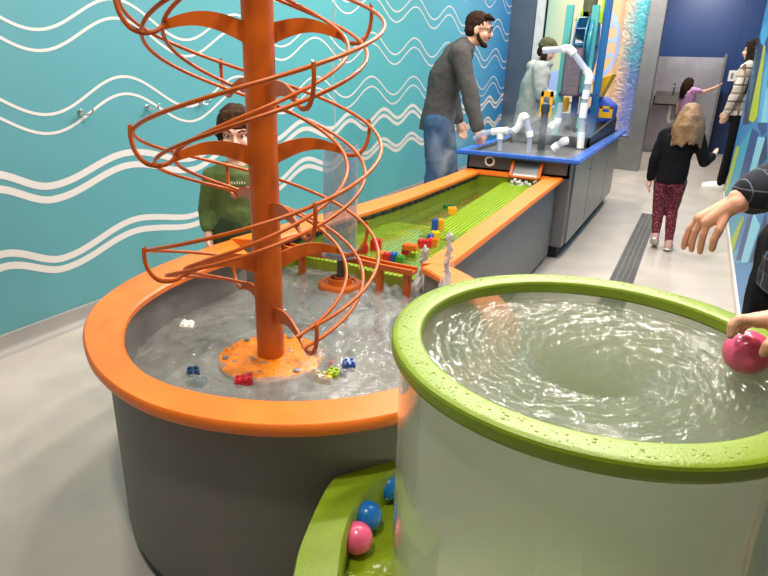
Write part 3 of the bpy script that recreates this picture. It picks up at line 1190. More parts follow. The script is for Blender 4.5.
# ================================================================== TOY BRICKS
def brick(px, py, z, col, label, w=2, d=2, rot=0., tilt=(0, 0), h=.024, u=.0165, group='toy bricks in the water tables', top=None):
    """a studded building brick whose base centre stands at height z where the photo shows it"""
    p = at(px, py, z)
    b = MB()
    sx, sy = w * u, d * u
    b.box((-sx / 2, -sy / 2, 0), (sx / 2, sy / 2, h), bevel=.0012)
    for i in range(w):
        for j in range(d):
            b.lathe([(u * .3, h - .001), (u * .3, h + .005), (u * .26, h + .0058), (0, h + .0058)], (-sx / 2 + u * (i + .5), -sy / 2 + u * (j + .5), 0), 10)
    o = b.build('toy_brick', M['brick_' + col], smooth=40)
    o.location = p
    o.rotation_euler = (tilt[0], tilt[1], rot)
    return tag(o, label, 'toy brick', group)


S0 = .50
brick(364, 253, S0, 'red', 'dark red brick at the left end of the bricks behind the gutter', 2, 2, .3, h=.04)
brick(376, 250, S0, 'red', 'tall red brick, second from the left behind the gutter', 3, 2, .2, h=.05)
brick(382, 258, S0, 'orange', 'small orange brick between red bricks behind the gutter', 2, 2, .5, h=.026)
brick(387, 260, S0, 'red', 'small red brick left of the blue one behind the gutter', 2, 2, .2, h=.03)
brick(394, 261, S0, 'blue', 'blue brick between red and green bricks behind the gutter', 2, 2, .4, h=.034)
brick(400, 263, S0, 'green', 'green brick at the right end of the row behind the gutter', 2, 2, .1, h=.03)
brick(410, 256, S0, 'lime', 'flat lime brick lying under the orange and red bricks', 4, 2, .1, h=.022)
brick(406, 254, S0 + .022, 'red', 'red brick under the left end of the long orange brick', 2, 2, .1, h=.022)
brick(410, 250, S0 + .044, 'orange', 'long orange brick topping a small stack by the mouth', 4, 2, .1, h=.024)
brick(421, 247, S0, 'red', 'red brick in front of the yellow and blue bricks, left of two', 2, 2, .3, h=.034)
brick(428, 247, S0, 'red', 'red brick next to the small orange brick by the rail', 2, 2, .2, h=.034)
brick(433, 246, S0, 'orange', 'small orange brick against the right orange rail', 2, 2, .6, h=.036)
brick(430.5, 241, S0, 'blue', 'small blue brick left of a yellow one, nearest the rail', 2, 2, .3, h=.03)
brick(435.5, 240, S0, 'yellow', 'yellow brick beside the small blue brick near the rail', 2, 2, .7, h=.04)
brick(435, 230, .50, 'blue', 'tall blue brick at the edge of the studded ramp', 2, 2, .15, h=.055)
brick(440.5, 230, .50, 'amber', 'tall yellow brick right of the blue one on the studded ramp', 2, 2, .15, h=.055)
brick(452, 214, .515, 'amber', 'lone amber brick lying farthest up the studded ramp', 3, 2, .5, h=.036)
brick(447.5, 208, .505, 'dark_green', 'dark green brick half sunk in the green channel', 3, 2, .9, h=.016)
brick(187, 328, WZ - .01, 'white', 'white flat brick floating by the left side of the basin', 2, 2, .55, (.12, .1), h=.018, u=.021)
brick(245, 384, WZ - .012, 'red', 'red brick floating in front of the orange base disk', 3, 2, .62, (.1, -.15), h=.022)
brick(197, 385, WZ - .026, 'teal', 'teal brick sunk in the water near the front left rim', 3, 2, .3, h=.02)
brick(193, 376, WZ - .014, 'navy', 'dark navy brick resting on the sunk teal brick', 2, 2, .9, (.2, .1), h=.022)
brick(348, 369, WZ - .012, 'blue', 'blue brick floating right of the base disk', 2, 2, .8, (.2, .1), h=.03)
brick(333, 377, WZ - .014, 'lime', 'lime green brick floating between yellow and blue ones', 2, 2, .2, (.15, .1), h=.024)
brick(331, 370, WZ - .012, 'pink', 'small pink-red brick floating behind the lime one', 1, 2, .5, (.2, 0), h=.02)
brick(323, 381, WZ - .016, 'yellow', 'pale yellow brick floating in front of the lime one', 3, 2, .4, (.1, .1), h=.02)
brick(341, 376, WZ - .018, 'navy', 'small dark brick floating in front of the blue one', 2, 1, .2, (.1, .2), h=.02)
brick(409, 290, WZ - .012, 'navy', 'dark blue brick floating left of the larger water spout', 2, 2, .5, (.2, .1), h=.034)

# ================================================================== VORTEX TANK
TC = V((-.0858, .938, 0))
TZ = .90
vt = empty('vortex_tank', (TC.x, TC.y, 0), 'clear round whirlpool tank with thick lime green rim', 'water table')
b = MB()
ri, ro = .278, .327
b.lathe([(ri, TZ - .007), (ri + .002, TZ - .003), (ri + .006, TZ - .0006), (ri + .010, TZ), (ro - .010, TZ), (ro - .006, TZ - .0006), (ro - .002, TZ - .003), (ro, TZ - .007), (ro, TZ - .020), (ro - .003, TZ - .026), (ro - .008, TZ - .028), (ri + .006, TZ - .028), (ri, TZ - .022)], TC, 128, closed=True)
rr = random.Random(3)
for k in range(420):
    a = rr.random() * 2 * PI
    r = ri + .012 + (ro - ri - .022) * rr.random()
    s = .0008 + .0014 * rr.random() ** 2
    b.ell((TC.x + r * math.cos(a), TC.y + r * math.sin(a), TZ), (s * 1.3, s * 1.3, s * .55), n=6)
b.build('rim', M['lime_paint'], vt, smooth=25)
b = MB()
b.lathe([(.306, .17), (.312, .17), (.312, TZ - .026), (.306, TZ - .026)], TC, 128, closed=True)
b.build('clear_wall', M['acrylic'], vt, smooth=50)
b = MB()
b.lathe([(0, .24), (.02, .24), (.025, .26), (.15, .275), (.302, .30), (.302, .0), (0, .0)], TC, 96)
b.build('tank_floor', pbr('pale_tank_floor', hexc('EDEAD9'), .5, var=.05, scale=6), vt, smooth=50)
lamp('tank_fill_light', (TC.x, TC.y, .335), 13.0, size=.46, color=(1, .92, .74), target=(TC.x, TC.y, 1.5))  # fill added under the water to brighten the tank's lower part and sides
# ball return tray curving round the tank's foot
b = MB()
TT_ = .45
pin = [at(x, y, TT_) for x, y in ((333, 600), (339.5, 576), (345.6, 534), (359, 501), (377, 482), (396, 468))]
pout = [at(x, y, TT_) for x, y in ((283, 620), (292, 576), (302, 538), (330, 481), (355, 471), (394, 460))]
pin, pout = catmull(pin, 8), catmull(pout, 8)
ribbon(b, [up(mix(pout, pin, .04), TT_), up(pout, TT_ - .008), up(pout, .02), up(pin, .02), up(pin, TT_ - .008), up(mix(pout, pin, .94), TT_)], True)
b.build('tray_wall', M['lime_paint'], vt, smooth=40)
b = MB()
n_ = len(pin)
arc = [V((TC.x + .30 * math.cos(math.radians(232 - 80 * i / (n_ - 1))), TC.y + .30 * math.sin(math.radians(232 - 80 * i / (n_ - 1))), 0)) for i in range(n_)]
ribbon(b, [up(pin, .368), up(arc, .368), up(arc, .33), up(pin, .33)], True)
b.build('tray_floor', pbr('wet_lime_tray', hexc('7F9418'), .12, var=.1, bump=.3, bscale=60), vt, smooth=40)

# whirlpool water: one closed body with a funnel down to the drain
prof = []
for i in range(100):
    r = .304 - (.304 - .05) * i / 99
    prof.append((r, TZ - .024 - .020 * (.06 / r) - .062 * max(0, (.16 - r) / .11) ** 2.4))
prof += [(.045, prof[-1][1] - .03), (.041, .74), (.038, .66), (.036, .58), (.036, .50), (.037, .42), (.040, .34), (.044, .277)]
n_ = 260
vs, fs = [], []
for r, z in prof:
    for k in range(n_):
        a = 2 * PI * k / n_
        s = a + 2.1 * math.log(r / .3)
        q = V((math.cos(s), math.sin(s), 0))
        amp = .0060 * min(1, max(0, (.30 - r) / .04)) * (.16 + 1.0 * math.exp(-((r - .155) / .06) ** 2))
        h = amp * (noise.noise(q * 4 + V((0, 0, r * 60))) + .9 * noise.noise(q * 9 + V((3, 1, r * 120))) + .5 * noise.noise(q * 20 + V((7, 2, r * 200))))
        if z < TZ - .09:
            rr_ = r * (1 + .22 * noise.noise(V((math.cos(a + z * 18) * 1.2, math.sin(a + z * 18) * 1.2, z * 9))))
            vs.append((TC.x + rr_ * math.cos(a), TC.y + rr_ * math.sin(a), z))
        else:
            vs.append((TC.x + r * math.cos(a), TC.y + r * math.sin(a), z + h))
P_ = len(prof)
for i in range(P_ - 1):
    for k in range(n_):
        fs.append((i * n_ + k, i * n_ + (k + 1) % n_, (i + 1) * n_ + (k + 1) % n_, (i + 1) * n_ + k))
b = MB()
b.add(vs, fs)
o = len(b.v)
ring = [(.15, .277), (.303, .302)]
base_i = (P_ - 1) * n_
for r, z in ring:
    b.v += [V((TC.x + r * math.cos(2 * PI * k / n_), TC.y + r * math.sin(2 * PI * k / n_), z)) for k in range(n_)]
seq = [base_i, o, o + n_, 0]
for i in range(3):
    for k in range(n_):
        b.f.append((seq[i] + k, seq[i] + (k + 1) % n_, seq[i + 1] + (k + 1) % n_, seq[i + 1] + k))
        b.mi.append(0)
m = clear('whirlpool_water', (.97, .985, .97), 1.33, bump=.12, bscale=45)
t = m.node_tree
sc_ = t.nodes.new('ShaderNodeVolumeScatter')
sc_.inputs['Color'].default_value = (.95, .97, .84, 1)
sc_.inputs['Density'].default_value = 4.4
sc_.inputs['Anisotropy'].default_value = .2
ab_ = t.nodes.new('ShaderNodeVolumeAbsorption')
ab_.inputs['Color'].default_value = (.40, .46, .26, 1)
ab_.inputs['Density'].default_value = 6.6
ad_ = t.nodes.new('ShaderNodeAddShader')
t.links.new(sc_.outputs[0], ad_.inputs[0])
t.links.new(ab_.outputs[0], ad_.inputs[1])
t.links.new(ad_.outputs[0], t.nodes['Material Output'].inputs['Volume'])
tag(b.build('whirlpool_water', m, smooth=180), 'swirling cloudy green water with a funnel inside the clear tank', 'water', kind='stuff')


def ball(p, r, mat, label, grp=None):
    b = MB()
    b.ell(p, r, n=40)
    return tag(b.build('play_ball', mat, loc=p, smooth=180), label, 'ball', grp)


BR = .0355
HB = at(747, 352, .886)
ball(HB, BR, M['ball_pink'], 'pink plastic ball held on the swirling water by a child')
for px, py, c, lab in ((367, 516, 'ball_blue', 'blue plastic ball in the lime tray behind the pink one'), (357, 538, 'ball_pink', 'pink plastic ball lying in the lime tray'), (389, 486, 'ball_blue', 'blue ball in the lime tray half hidden by the tank')):
    p = at(px, py, .401)
    ball((p.x, p.y, .401), .0325, M[c], lab)

# ================================================================== BLUE WATER TABLE
bt = empty('water_table', (-1.1, 5.6, 0), 'long blue-topped water table on grey steel cabinets', 'water table')
TX0, TX1, TY0, TY1, TT = -1.555, -.665, 4.215, 6.98, .745
b = MB()
rw = .085
b.box((TX0, TY0, TT - .028), (TX1, TY0 + rw, TT), bevel=.008)
b.box((TX0, TY1 - rw, TT - .028), (TX1, TY1, TT), bevel=.008)
b.box((TX0, TY0 + rw - .008, TT - .028), (TX0 + rw, TY1 - rw + .008, TT), bevel=.008)
b.box((TX1 - rw, TY0 + rw - .008, TT - .028), (TX1, TY1 - rw + .008, TT), bevel=.008)
b.build('blue_rim', M['blue_slab'], bt)
b = MB()
ix0, ix1, iy0, iy1 = TX0 + rw - .01, TX1 - rw + .01, TY0 + rw - .01, TY1 - rw + .01
b.box((ix0, iy0, TT - .14), (ix1, iy1, TT - .12))
for a, c in (((ix0, iy0), (ix0 + .012, iy1)), ((ix1 - .012, iy0), (ix1, iy1)), ((ix0, iy0), (ix1, iy0 + .012)), ((ix0, iy1 - .012), (ix1, iy1))):
    b.box((a[0], a[1], TT - .14), (c[0], c[1], TT - .006))
b.build('table_tray', pbr('dark_grey_tray', hexc('4A4F52'), .4, var=.1), bt, smooth=None)
b = MB()
b.box((-1.49, 4.335, .10), (-.735, 6.86, TT - .03), bevel=.004)
b.build('cabinet_body', M['steel'], bt)
b = MB()
b.box((-1.45, 4.40, 0), (-.775, 6.82, .10))
b.build('toe_kick', M['dark_rubber'], bt, smooth=None)
for y0, y1, kn in ((4.44, 5.155, 1), (5.17, 6.16, 1), (6.175, 6.83, 0)):
    b = MB()
    b.box((-.735, y0, .105), (-.722, y1, TT - .045), bevel=.003)
    d = part_of(b.build('cabinet_door', M['steel'], bt))
    d['_w'] = tuple(bt['_w'])
    d_ = part_of(d, (0, 0, 0))
    d['_w'] = (0, 0, 0)
    for z in ((.57, .16) if kn else (.4,)):
        b = MB()
        b.lathe([(0, 0), (.012, 0), (.012, .006), (.006, .010), (0, .011)], (0, 0, 0), 14)
        k_ = b.build('door_latch', M['chrome'], smooth=40)
        k_.parent = d
        k_.rotation_euler = (0, PI / 2, 0)
        k_.location = V((-.722, y1 - .09, z)) - V(bt['_w']) - d.location
b = MB()
c = aty(490, 161, 4.285)
seg = [V((0.031 * math.cos(2 * PI * k / 28), 0, .031 * math.sin(2 * PI * k / 28))) for k in range(28)]
b.tube([V((c.x, 4.282, c.z)) + s for s in seg], .0085, 8, closed=True)
port = b.build('port_ring', M['pvc'], bt, smooth=60)
b = MB()
b.tube([V((c.x, 4.278, c.z)), V((c.x, 4.30, c.z))], .028, 24)
b.build('port_opening', M['black_plastic'], bt, smooth=40)
# chute that pours on to the studded ramp
co = empty('pour_chute', (-1.02, 4.28, .6), 'small orange framed chute pouring water on the studded green ramp', 'chute')
b = MB()
for x in (-1.125, -.925):
    b.tube([V((x, 4.20, .60)), V((x, 4.235, .655)), V((x, 4.30, .712))], .013, 8)
b.tube([V((-1.125, 4.20, .60)), V((-.925, 4.20, .60))], .009, 8)
b.build('chute_frame', M['orange_metal'], co)
b = MB()
b.add([(-1.12, 4.20, .60), (-.93, 4.20, .60), (-.93, 4.29, .70), (-1.12, 4.29, .70), (-1.12, 4.21, .59), (-.93, 4.21, .59), (-.93, 4.30, .69), (-1.12, 4.30, .69)], [(0, 1, 2, 3), (7, 6, 5, 4), (0, 4, 5, 1), (1, 5, 6, 2), (2, 6, 7, 3), (3, 7, 4, 0)])
b.build('chute_plate', M['steel'], co, smooth=None)
b = MB()
rr = random.Random(5)
for k in range(46):
    x = -1.11 + .17 * rr.random()
    b.ell((x, 4.14 + .07 * rr.random(), .535 + .05 * rr.random() ** 2), .006 + .008 * rr.random(), n=8)
tag(b.build('splash_water', M['spout'], smooth=180), 'white splashing water at the foot of the small chute', 'water', kind='stuff')
water_sheet('table_water', [(ix0 + .005, iy0 + .005), (ix1 - .005, iy0 + .005), (ix1 - .005, iy1 - .005), (ix0 + .005, iy1 - .005)], TT - .045, .03, lambda x, y: .004 * noise.noise(V((x * 12, y * 10, 2))), clear('misty_table_water', (.8, .83, .84), 1.33, bump=.6, bscale=20, milk=.28, milk_col=(.42, .44, .44)), 'cloudy shallow water in the blue-topped table')

# black trough box standing in the rear half of the table
tr = empty('black_trough', (-1.1, 6.0, TT - .12), 'long black plastic trough standing in the blue-topped table', 'trough')
b = MB()
bx0, bx1, by0, by1, bz = -1.44, -.775, 5.25, 6.86, .885
w = .02
b.box((bx0, by0, TT - .12), (bx1, by0 + w, .80))
b.box((bx0, by1 - w, TT - .12), (bx1, by1, bz))
for x in (bx0, bx1 - w):
    b.add([(x, by0, TT - .12), (x + w, by0, TT - .12), (x + w, by1, TT - .12), (x, by1, TT - .12), (x, by0, .80), (x + w, by0, .80), (x + w, by1, bz), (x, by1, bz)], [(3, 2, 1, 0), (4, 5, 6, 7), (0, 1, 5, 4), (1, 2, 6, 5), (2, 3, 7, 6), (3, 0, 4, 7)])
b.box((bx0, by0, TT - .12), (bx1, by1, TT - .09))
b.build('trough_shell', M['black_plastic'], tr, smooth=None)
for px, py in ((566, 126), (575, 130)):
    c = aty(px, py, by0 - .002)
    b = MB()
    b.tube([V((c.x, by0 - .012, max(c.z, .7))), V((c.x, by0 + .01, max(c.z, .7)))], .02, 16)
    b.build('pipe_socket', M['dark_rubber'], tr, smooth=40)


def P(y, *pts):
    return [aty(px, py, y) for px, py in pts]


def pipe(name, label, pieces, base, group='plastic pipes on the blue-topped table'):
    """pieces: (kind, points, radius); kind names the part"""
    e_ = empty(name, base, label, 'pipe', group)
    for kind, pts, r in pieces:
        b = MB()
        b.tube(pts, r, 16)
        b.build(kind, M['clear_pipe'] if kind == 'clear_section' else M['pvc'], e_, smooth=50)
    return e_


y = 4.62
a = P(y, (473, 139), (482, 133), (497, 131.5), (492, 131.8), (508, 130.5), (514, 131), (518, 127), (521, 119), (526, 119), (529, 131), (530, 137), (500, 133), (500, 139), (500, 150), (530, 145))
pipe('low_pipe_run', 'low clear and white pipe with a tee under the man\'s hand', [
    ('clear_section', [a[0] + V((0, .05, 0)), a[1], a[2]], .021), ('tee_fitting', [a[3], a[4]], .027), ('clear_section', [a[4], a[5]], .021), ('elbow_fitting', catmull([a[5], a[6], a[7]], 5), .027),
    ('tee_fitting', [a[11], a[12]], .026), ('clear_section', [a[12], V((a[13].x, y, TT - .1))], .02), ('elbow_fitting', catmull([a[7], (a[7] + a[8]) / 2 + V((0, 0, .02)), a[8]], 5), .03), ('clear_section', [a[8], a[9]], .021), ('elbow_fitting', [a[9], a[10]], .026), ('clear_section', [a[10], V((a[10].x, y, TT - .1))], .019)], (a[13].x, y, TT - .12))
y = 5.15
a = P(y, (543, 50.5), (563, 49.3), (569, 49), (574, 54), (586, 70), (589, 76), (588, 84), (587, 90), (585, 99), (584.5, 103), (582.5, 118), (581.5, 132), (581, 142))
pipe('tall_pipe_run', 'tall white and clear pipe bending over the table at a right angle', [
    ('clear_section', [a[0], a[1]], .026), ('elbow_fitting', catmull([a[1], a[2], a[3]], 6), .031), ('clear_section', [a[3], a[4]], .024), ('elbow_fitting', catmull([a[4], a[5], a[6]], 6), .03), ('clear_section', [a[6], a[7]], .024),
    ('coupling', [a[7], a[8]], .029), ('clear_section', [a[8], a[9]], .024), ('coupling', [a[9], a[10]], .03), ('clear_section', [a[10], a[11]], .024), ('coupling', [a[11], V((a[12].x, y, TT - .02))], .029), ('clear_section', [V((a[12].x, y, TT - .02)), V((a[12].x, y, TT - .11))], .022)], (a[12].x, y, TT - .12))
y = 5.1
a = P(y, (550, 129), (553, 125), (557, 123), (558.5, 118))
pipe('pipe_elbow', 'white pipe elbow mounted before the black trough', [('elbow_fitting', catmull([a[0] + V((0, -.04, 0)), a[1], a[2], a[3]], 5), .03), ('clear_section', [a[3], a[3] + V((0, 0, .12))], .022)], a[1])
y = 4.75
a = P(y, (553, 149), (558, 145), (562, 142), (566, 141))
pipe('loose_pipe', 'short white pipe fitting lying in the table water', [('coupling', [a[0], a[1]], .03), ('clear_section', [a[1], a[2]], .024), ('coupling', [a[2], a[3] + V((0, .03, 0))], .03)], a[0])
# upright black pipe and the yellow handled gates
a = P(4.9, (546, 104), (541, 151))
b = MB()
b.tube([V((a[1].x, 4.9, TT - .12)), a[0]], .028, 20)
b.lathe([(0, 0), (.034, 0), (.034, .05), (0, .05)], (a[0].x, 4.9, a[0].z - .06), 20)
tag(b.build('standpipe', pbr('dark_grey_pipe', hexc('34393E'), .4), smooth=40), 'upright dark grey standpipe in the middle of the blue-topped table', 'pipe')


def gate(px0, py0, px1, py1, y, label):
    """yellow paddle with a slot handle"""
    p0, p1 = aty(px0, py0, y), aty(px1, py1, y)
    x0, x1, zt, zb = p0.x, p1.x, p0.z, p1.z
    b = MB()
    t_ = .015
    w_ = (x1 - x0)
    b.box((x0, y, zb), (x1, y + t_, zb + (zt - zb) * .5), bevel=.003)
    b.box((x0, y, zb + (zt - zb) * .45), (x0 + w_ * .26, y + t_, zt), bevel=.003)
    b.box((x1 - w_ * .26, y, zb + (zt - zb) * .45), (x1, y + t_, zt), bevel=.003)
    b.box((x0, y, zt - (zt - zb) * .22), (x1, y + t_, zt), bevel=.003)
    return tag(b.build('water_gate', M['yellow_plastic'], smooth=40), label, 'water gate', 'yellow water gates')


gate(541.5, 91, 550.5, 118, 5.3, 'yellow gate paddle with a slot handle behind the dark standpipe')
gate(599.5, 106, 611.5, 118.5, 6.35, 'yellow gate paddle at the right end of the black trough')

# water wheel tower
wt_ = empty('water_wheel_tower', (-1.1, 6.1, .75), 'teal and blue framed water wheel tower rising from the table', 'water wheel')
y = 6.0
for (x0, y0), (x1, y1), mt, dy, nm in (((570, 5), (557.5, 118), 'teal_post', 0, 'post'), ((597, 5), (586, 80), 'teal_post', 0, 'post'), ((610, -8), (594, 112), 'blue_post', .1, 'post')):
    a0, a1 = aty(x0, y0, y + dy), aty(x1, y1, y + dy)
    b = MB()
    xm = (a0.x + a1.x) / 2
    wd = .032
    b.box((xm - wd, y + dy - .012, TT - .1), (xm + wd, y + dy + .03, a0.z), bevel=.004)
    b.build(nm, M[mt], wt_)
b = MB()
a = P(6.05, (585, 38))[0]
hub = a
for s in (-.075, .02):
    for k in range(40):
        a0, a1 = 2 * PI * k / 40, 2 * PI * (k + 1) / 40
        pts = []
        for r, q in ((.20, a0), (.27, a0), (.27, a1), (.20, a1)):
            pts.append(V((hub.x + s, 6.15 + r * math.cos(q), hub.z - .06 + r * math.sin(q))))
        b.add(pts + [p + V((.012, 0, 0)) for p in pts], [(0, 1, 2, 3), (7, 6, 5, 4), (0, 4, 5, 1), (1, 5, 6, 2), (2, 6, 7, 3), (3, 7, 4, 0)])
for k in range(12):
    q = 2 * PI * k / 12
    c = V((0, math.cos(q), math.sin(q)))
    p0 = V((hub.x - .075, 6.15, hub.z - .06)) + c * .10
    p1 = V((hub.x - .075, 6.15, hub.z - .06)) + c * .265
    d = V((.10, 0, 0))
    n__ = V((0, -math.sin(q), math.cos(q))) * .006
    b.add([p0 + n__, p1 + n__, p1 + d + n__, p0 + d + n__, p0 - n__, p1 - n__, p1 + d - n__, p0 + d - n__], [(0, 1, 2, 3), (7, 6, 5, 4), (0, 4, 5, 1), (1, 5, 6, 2), (2, 6, 7, 3), (3, 7, 4, 0)])
b.tube([V((hub.x - .12, 6.15, hub.z - .06)), V((hub.x + .10, 6.15, hub.z - .06))], .03, 16)
b.build('paddle_wheel', pbr('dark_blue_wheel', hexc('1C4C86'), .35, col2=hexc('1E7D8C'), scale=6), wt_, smooth=40)
b = MB()
b.lathe([(0, 0), (.26, 0), (.265, .01), (.265, .03), (0, .035)], (0, 0, 0), 40)
dk = b.build('wheel_disk', pbr('blue_green_disk', hexc('1F5FA8'), .3, col2=hexc('2B8F8A'), scale=5), wt_, smooth=40)
dk.rotation_euler = (0, PI / 2, 0)
dk.location = V((hub.x + .045, 6.15, hub.z - .06)) - V(wt_['_w'])
b = MB()
p = P(5.95, (565, 48), (583, 48), (580, 96), (562, 96))
x0, x1, zt, zb = p[3].x, p[2].x, p[0].z, p[2].z
for xa, xb in ((x0, x0 + .012), (x1 - .012, x1)):
    b.box((xa, 5.86, zb), (xb, 6.02, zt))
b.box((x0, 5.86, zb), (x1, 5.872, zt)).box((x0, 6.008, zb), (x1, 6.02, zt)).box((x0, 5.86, zb), (x1, 6.02, zb + .012))
b.build('clear_bin', clear('smoky_clear_bin', (.62, .56, .62), 1.49, milk=.28, milk_col=(.42, .36, .42)), wt_, smooth=None)
b = MB()
for k in range(9):
    zz = zb + .03 + k * .045
    b.box((x0 + .03, 5.90, zz), (x1 - .03, 5.98, zz + .022), bevel=.003)
b.build('bucket_chain', pbr('dark_red_chain', hexc('4A2A2C'), .5), wt_)
b = MB()
p = P(5.98, (559, 92), (594, 92), (594, 97), (560, 97))
b.box((p[0].x, 5.96, p[2].z), (p[1].x + .03, 6.02, p[0].z), bevel=.004)
p = P(5.98, (558, 113), (592, 118))
b.box((p[0].x, 5.98, p[1].z), (p[1].x + .03, 6.02, p[0].z), bevel=.004)
b.box((p[0].x + .11, 5.98, p[1].z), (p[0].x + .17, 6.02, p[1].z + .22), bevel=.004)
b.build('cross_bar', pbr('navy_bar', hexc('23457E'), .4), wt_)
b = MB()
p = P(6.1, (574, 21), (586, 5), (590, 19))
b.add([V(q) for q in p] + [V(q) + V((0, .03, 0)) for q in p], [(0, 1, 2), (5, 4, 3), (0, 3, 4, 1), (1, 4, 5, 2), (2, 5, 3, 0)])
p = P(6.1, (598, 22), (604, -6), (607, -6), (602, 24))
b.add([V(q) for q in p] + [V(q) + V((0, .03, 0)) for q in p], [(0, 1, 2, 3), (7, 6, 5, 4), (0, 4, 5, 1), (1, 5, 6, 2), (2, 6, 7, 3), (3, 7, 4, 0)])
b.build('lime_panel', pbr('lime_panel', hexc('A9CC1E'), .35), wt_, smooth=None)
b = MB()
p = P(6.12, (585, -6), (594, 18))
b.box((p[0].x, 6.10, p[1].z), (p[1].x, 6.22, p[0].z), bevel=.01)
b.box((p[0].x + .01, 6.09, p[1].z + .05), (p[1].x - .03, 6.10, p[0].z - .04))
b.build('gear_box', pbr('olive_gear_box', hexc('4B4A2E'), .5, var=.4, scale=9), wt_)
# yellow funnel and the blue bin behind the trough
b = MB()
p = P(6.5, (592, 82), (613, 74), (600, 97), (594, 96))
vs = [V(q) for q in p]
hh = .13
b.add([vs[0], vs[1], vs[2], vs[3]] + [q + V((0.02, hh, 0)) for q in (vs[0], vs[1], vs[2], vs[3])], [(0, 3, 2, 1), (4, 5, 6, 7), (0, 4, 7, 3), (3, 7, 6, 2), (2, 6, 5, 1)])
fo = b.build('funnel_scoop', M['yellow_plastic'], smooth=None)
md = fo.modifiers.new('thick', 'SOLIDIFY')
md.thickness = .012
tag(fo, 'yellow pouring funnel tipped beside the blue tower post', 'funnel')
b = MB()
p = P(6.6, (585, 112), (597, 97), (603, 97), (613, 106), (610, 122), (584, 124))
vs = [V(q) for q in p]
b.add(vs + [q + V((0.03, .2, 0)) for q in vs], [tuple(range(6)), tuple(range(11, 5, -1))] + [(i, 6 + i, 6 + (i + 1) % 6, (i + 1) % 6) for i in range(6)])
tag(b.build('blue_bin', pbr('bright_blue_bin', hexc('1C50B4'), .4), bevel=.02), 'bright blue tub behind the yellow gate at the trough end', 'tub')
b = MB()
p = P(6.55, (561, 97), (569, 97), (568, 112), (560, 112))
b.box((p[3].x, 6.5, p[2].z), (p[1].x, 6.62, p[0].z), bevel=.012)
tag(b.build('yellow_cup', M['yellow_plastic']), 'yellow tub behind the teal tower post', 'tub')
b = MB()
p = P(6.3, (546, 108), (556, 124))
b.box((p[0].x, 6.3, p[1].z), (p[1].x, 6.42, p[0].z), bevel=.02)
tag(b.build('green_cup', pbr('green_tub', hexc('5E8F2A'), .4)), 'small green tub behind the upright standpipe', 'tub')

# ================================================================== WALL HOOKS, SINK, SOCKET
HK = [('chrome double coat hook on the wave wall, nearest the left edge', 80, 112), ('chrome double coat hook, middle one of the wave wall row', 147, 107), ('chrome double coat hook half behind the spiral rails', 200, 102)]


def make_hook():
    e_ = empty('coat_hook', (0, 0, 0), '', 'hook')
    b = MB()
    b.lathe([(0, 0), (.014, 0), (.014, .005), (.010, .008), (0, .008)], (0, 0, 0), 16)
    pl_ = b.build('back_plate', M['chrome'], e_, smooth=40)
    pl_.rotation_euler = (0, PI / 2, 0)
    for s in (-1, 1):
        b = MB()
        b.tube(catmull([(.006, 0, 0), (.025, s * .012, -.012), (.045, s * .03, -.006), (.05, s * .034, .012)], 5), .0042, 8)
        b.ell((.05, s * .034, .014), .0062, n=10)
        b.build('prong', M['chrome'], e_, smooth=60)
    return e_


def copy_tree(o):
    c = o.copy()
    COL.objects.link(c)
    for ch_ in list(o.children):
        d = copy_tree(ch_)
        d.parent = c
    return c


h0 = make_hook()
for i, (lab, px, py) in enumerate(HK):
    o = h0 if i == 0 else copy_tree(h0)
    p = atx(px, py, WX)
    o.location = (WX + .001, p.y, p.z)
    tag(o, lab, 'hook', 'coat hooks on the wave wall')

sk = empty('hand_sink', (-.56, 12.0, .9), 'small steel hand sink with a tap before the splash panel', 'sink')
b = MB()
x0, x1, y0, y1 = -.78, -.34, 11.68, 12.1
b.box((x0, y0, .82), (x1, y0 + .02, .96)).box((x0, y0, .82), (x0 + .02, y1, .96)).box((x1 - .02, y0, .82), (x1, y1, .96)).box((x0, y0, .82), (x1, y1, .84)).box((x0, y1 - .03, .82), (x1, y1, 1.04))
b.build('sink_bowl', M['steel'], sk, smooth=None)
b = MB()
b.tube(catmull([(-.5, 12.03, .98), (-.5, 12.02, 1.14), (-.5, 11.95, 1.18), (-.5, 11.88, 1.12)], 6), .014, 10)
b.build('tap', M['chrome'], sk, smooth=60)
b = MB()
b.tube(catmull([(-.5, 11.9, .82), (-.5, 11.9, .6), (-.47, 11.95, .52), (-.44, 12.0, .56), (-.43, 12.09, .6)], 6), .028, 12)
b.build('drain_pipe', M['pvc'], sk, smooth=60)
b = MB()
b.box((-.98, 12.03, .80), (-.88, 12.1, .95), bevel=.02)
tag(b.build('soap_dispenser', M['pvc']), 'small white soap dispenser left of the hand sink', 'dispenser')
p = aty(735, 76, 12.49)
so_ = empty('wall_socket', (p.x, 12.49, p.z), 'white double socket plate on the navy end wall', 'socket')
b = MB()
b.box((p.x - .10, 12.478, p.z - .09), (p.x + .10, 12.492, p.z + .09), bevel=.005)
b.build('cover_plate', M['pvc'], so_)
for s in (-1, 1):
    b = MB()
    b.box((p.x + s * .045 - .018, 12.472, p.z - .045), (p.x + s * .045 + .018, 12.479, p.z + .045), bevel=.004)
    b.build('socket_face', pbr('socket_grey', hexc('8E8C88'), .4), so_)

# ================================================================== PEOPLE
def unit(v):
    v = V(v)
    return v.normalized()


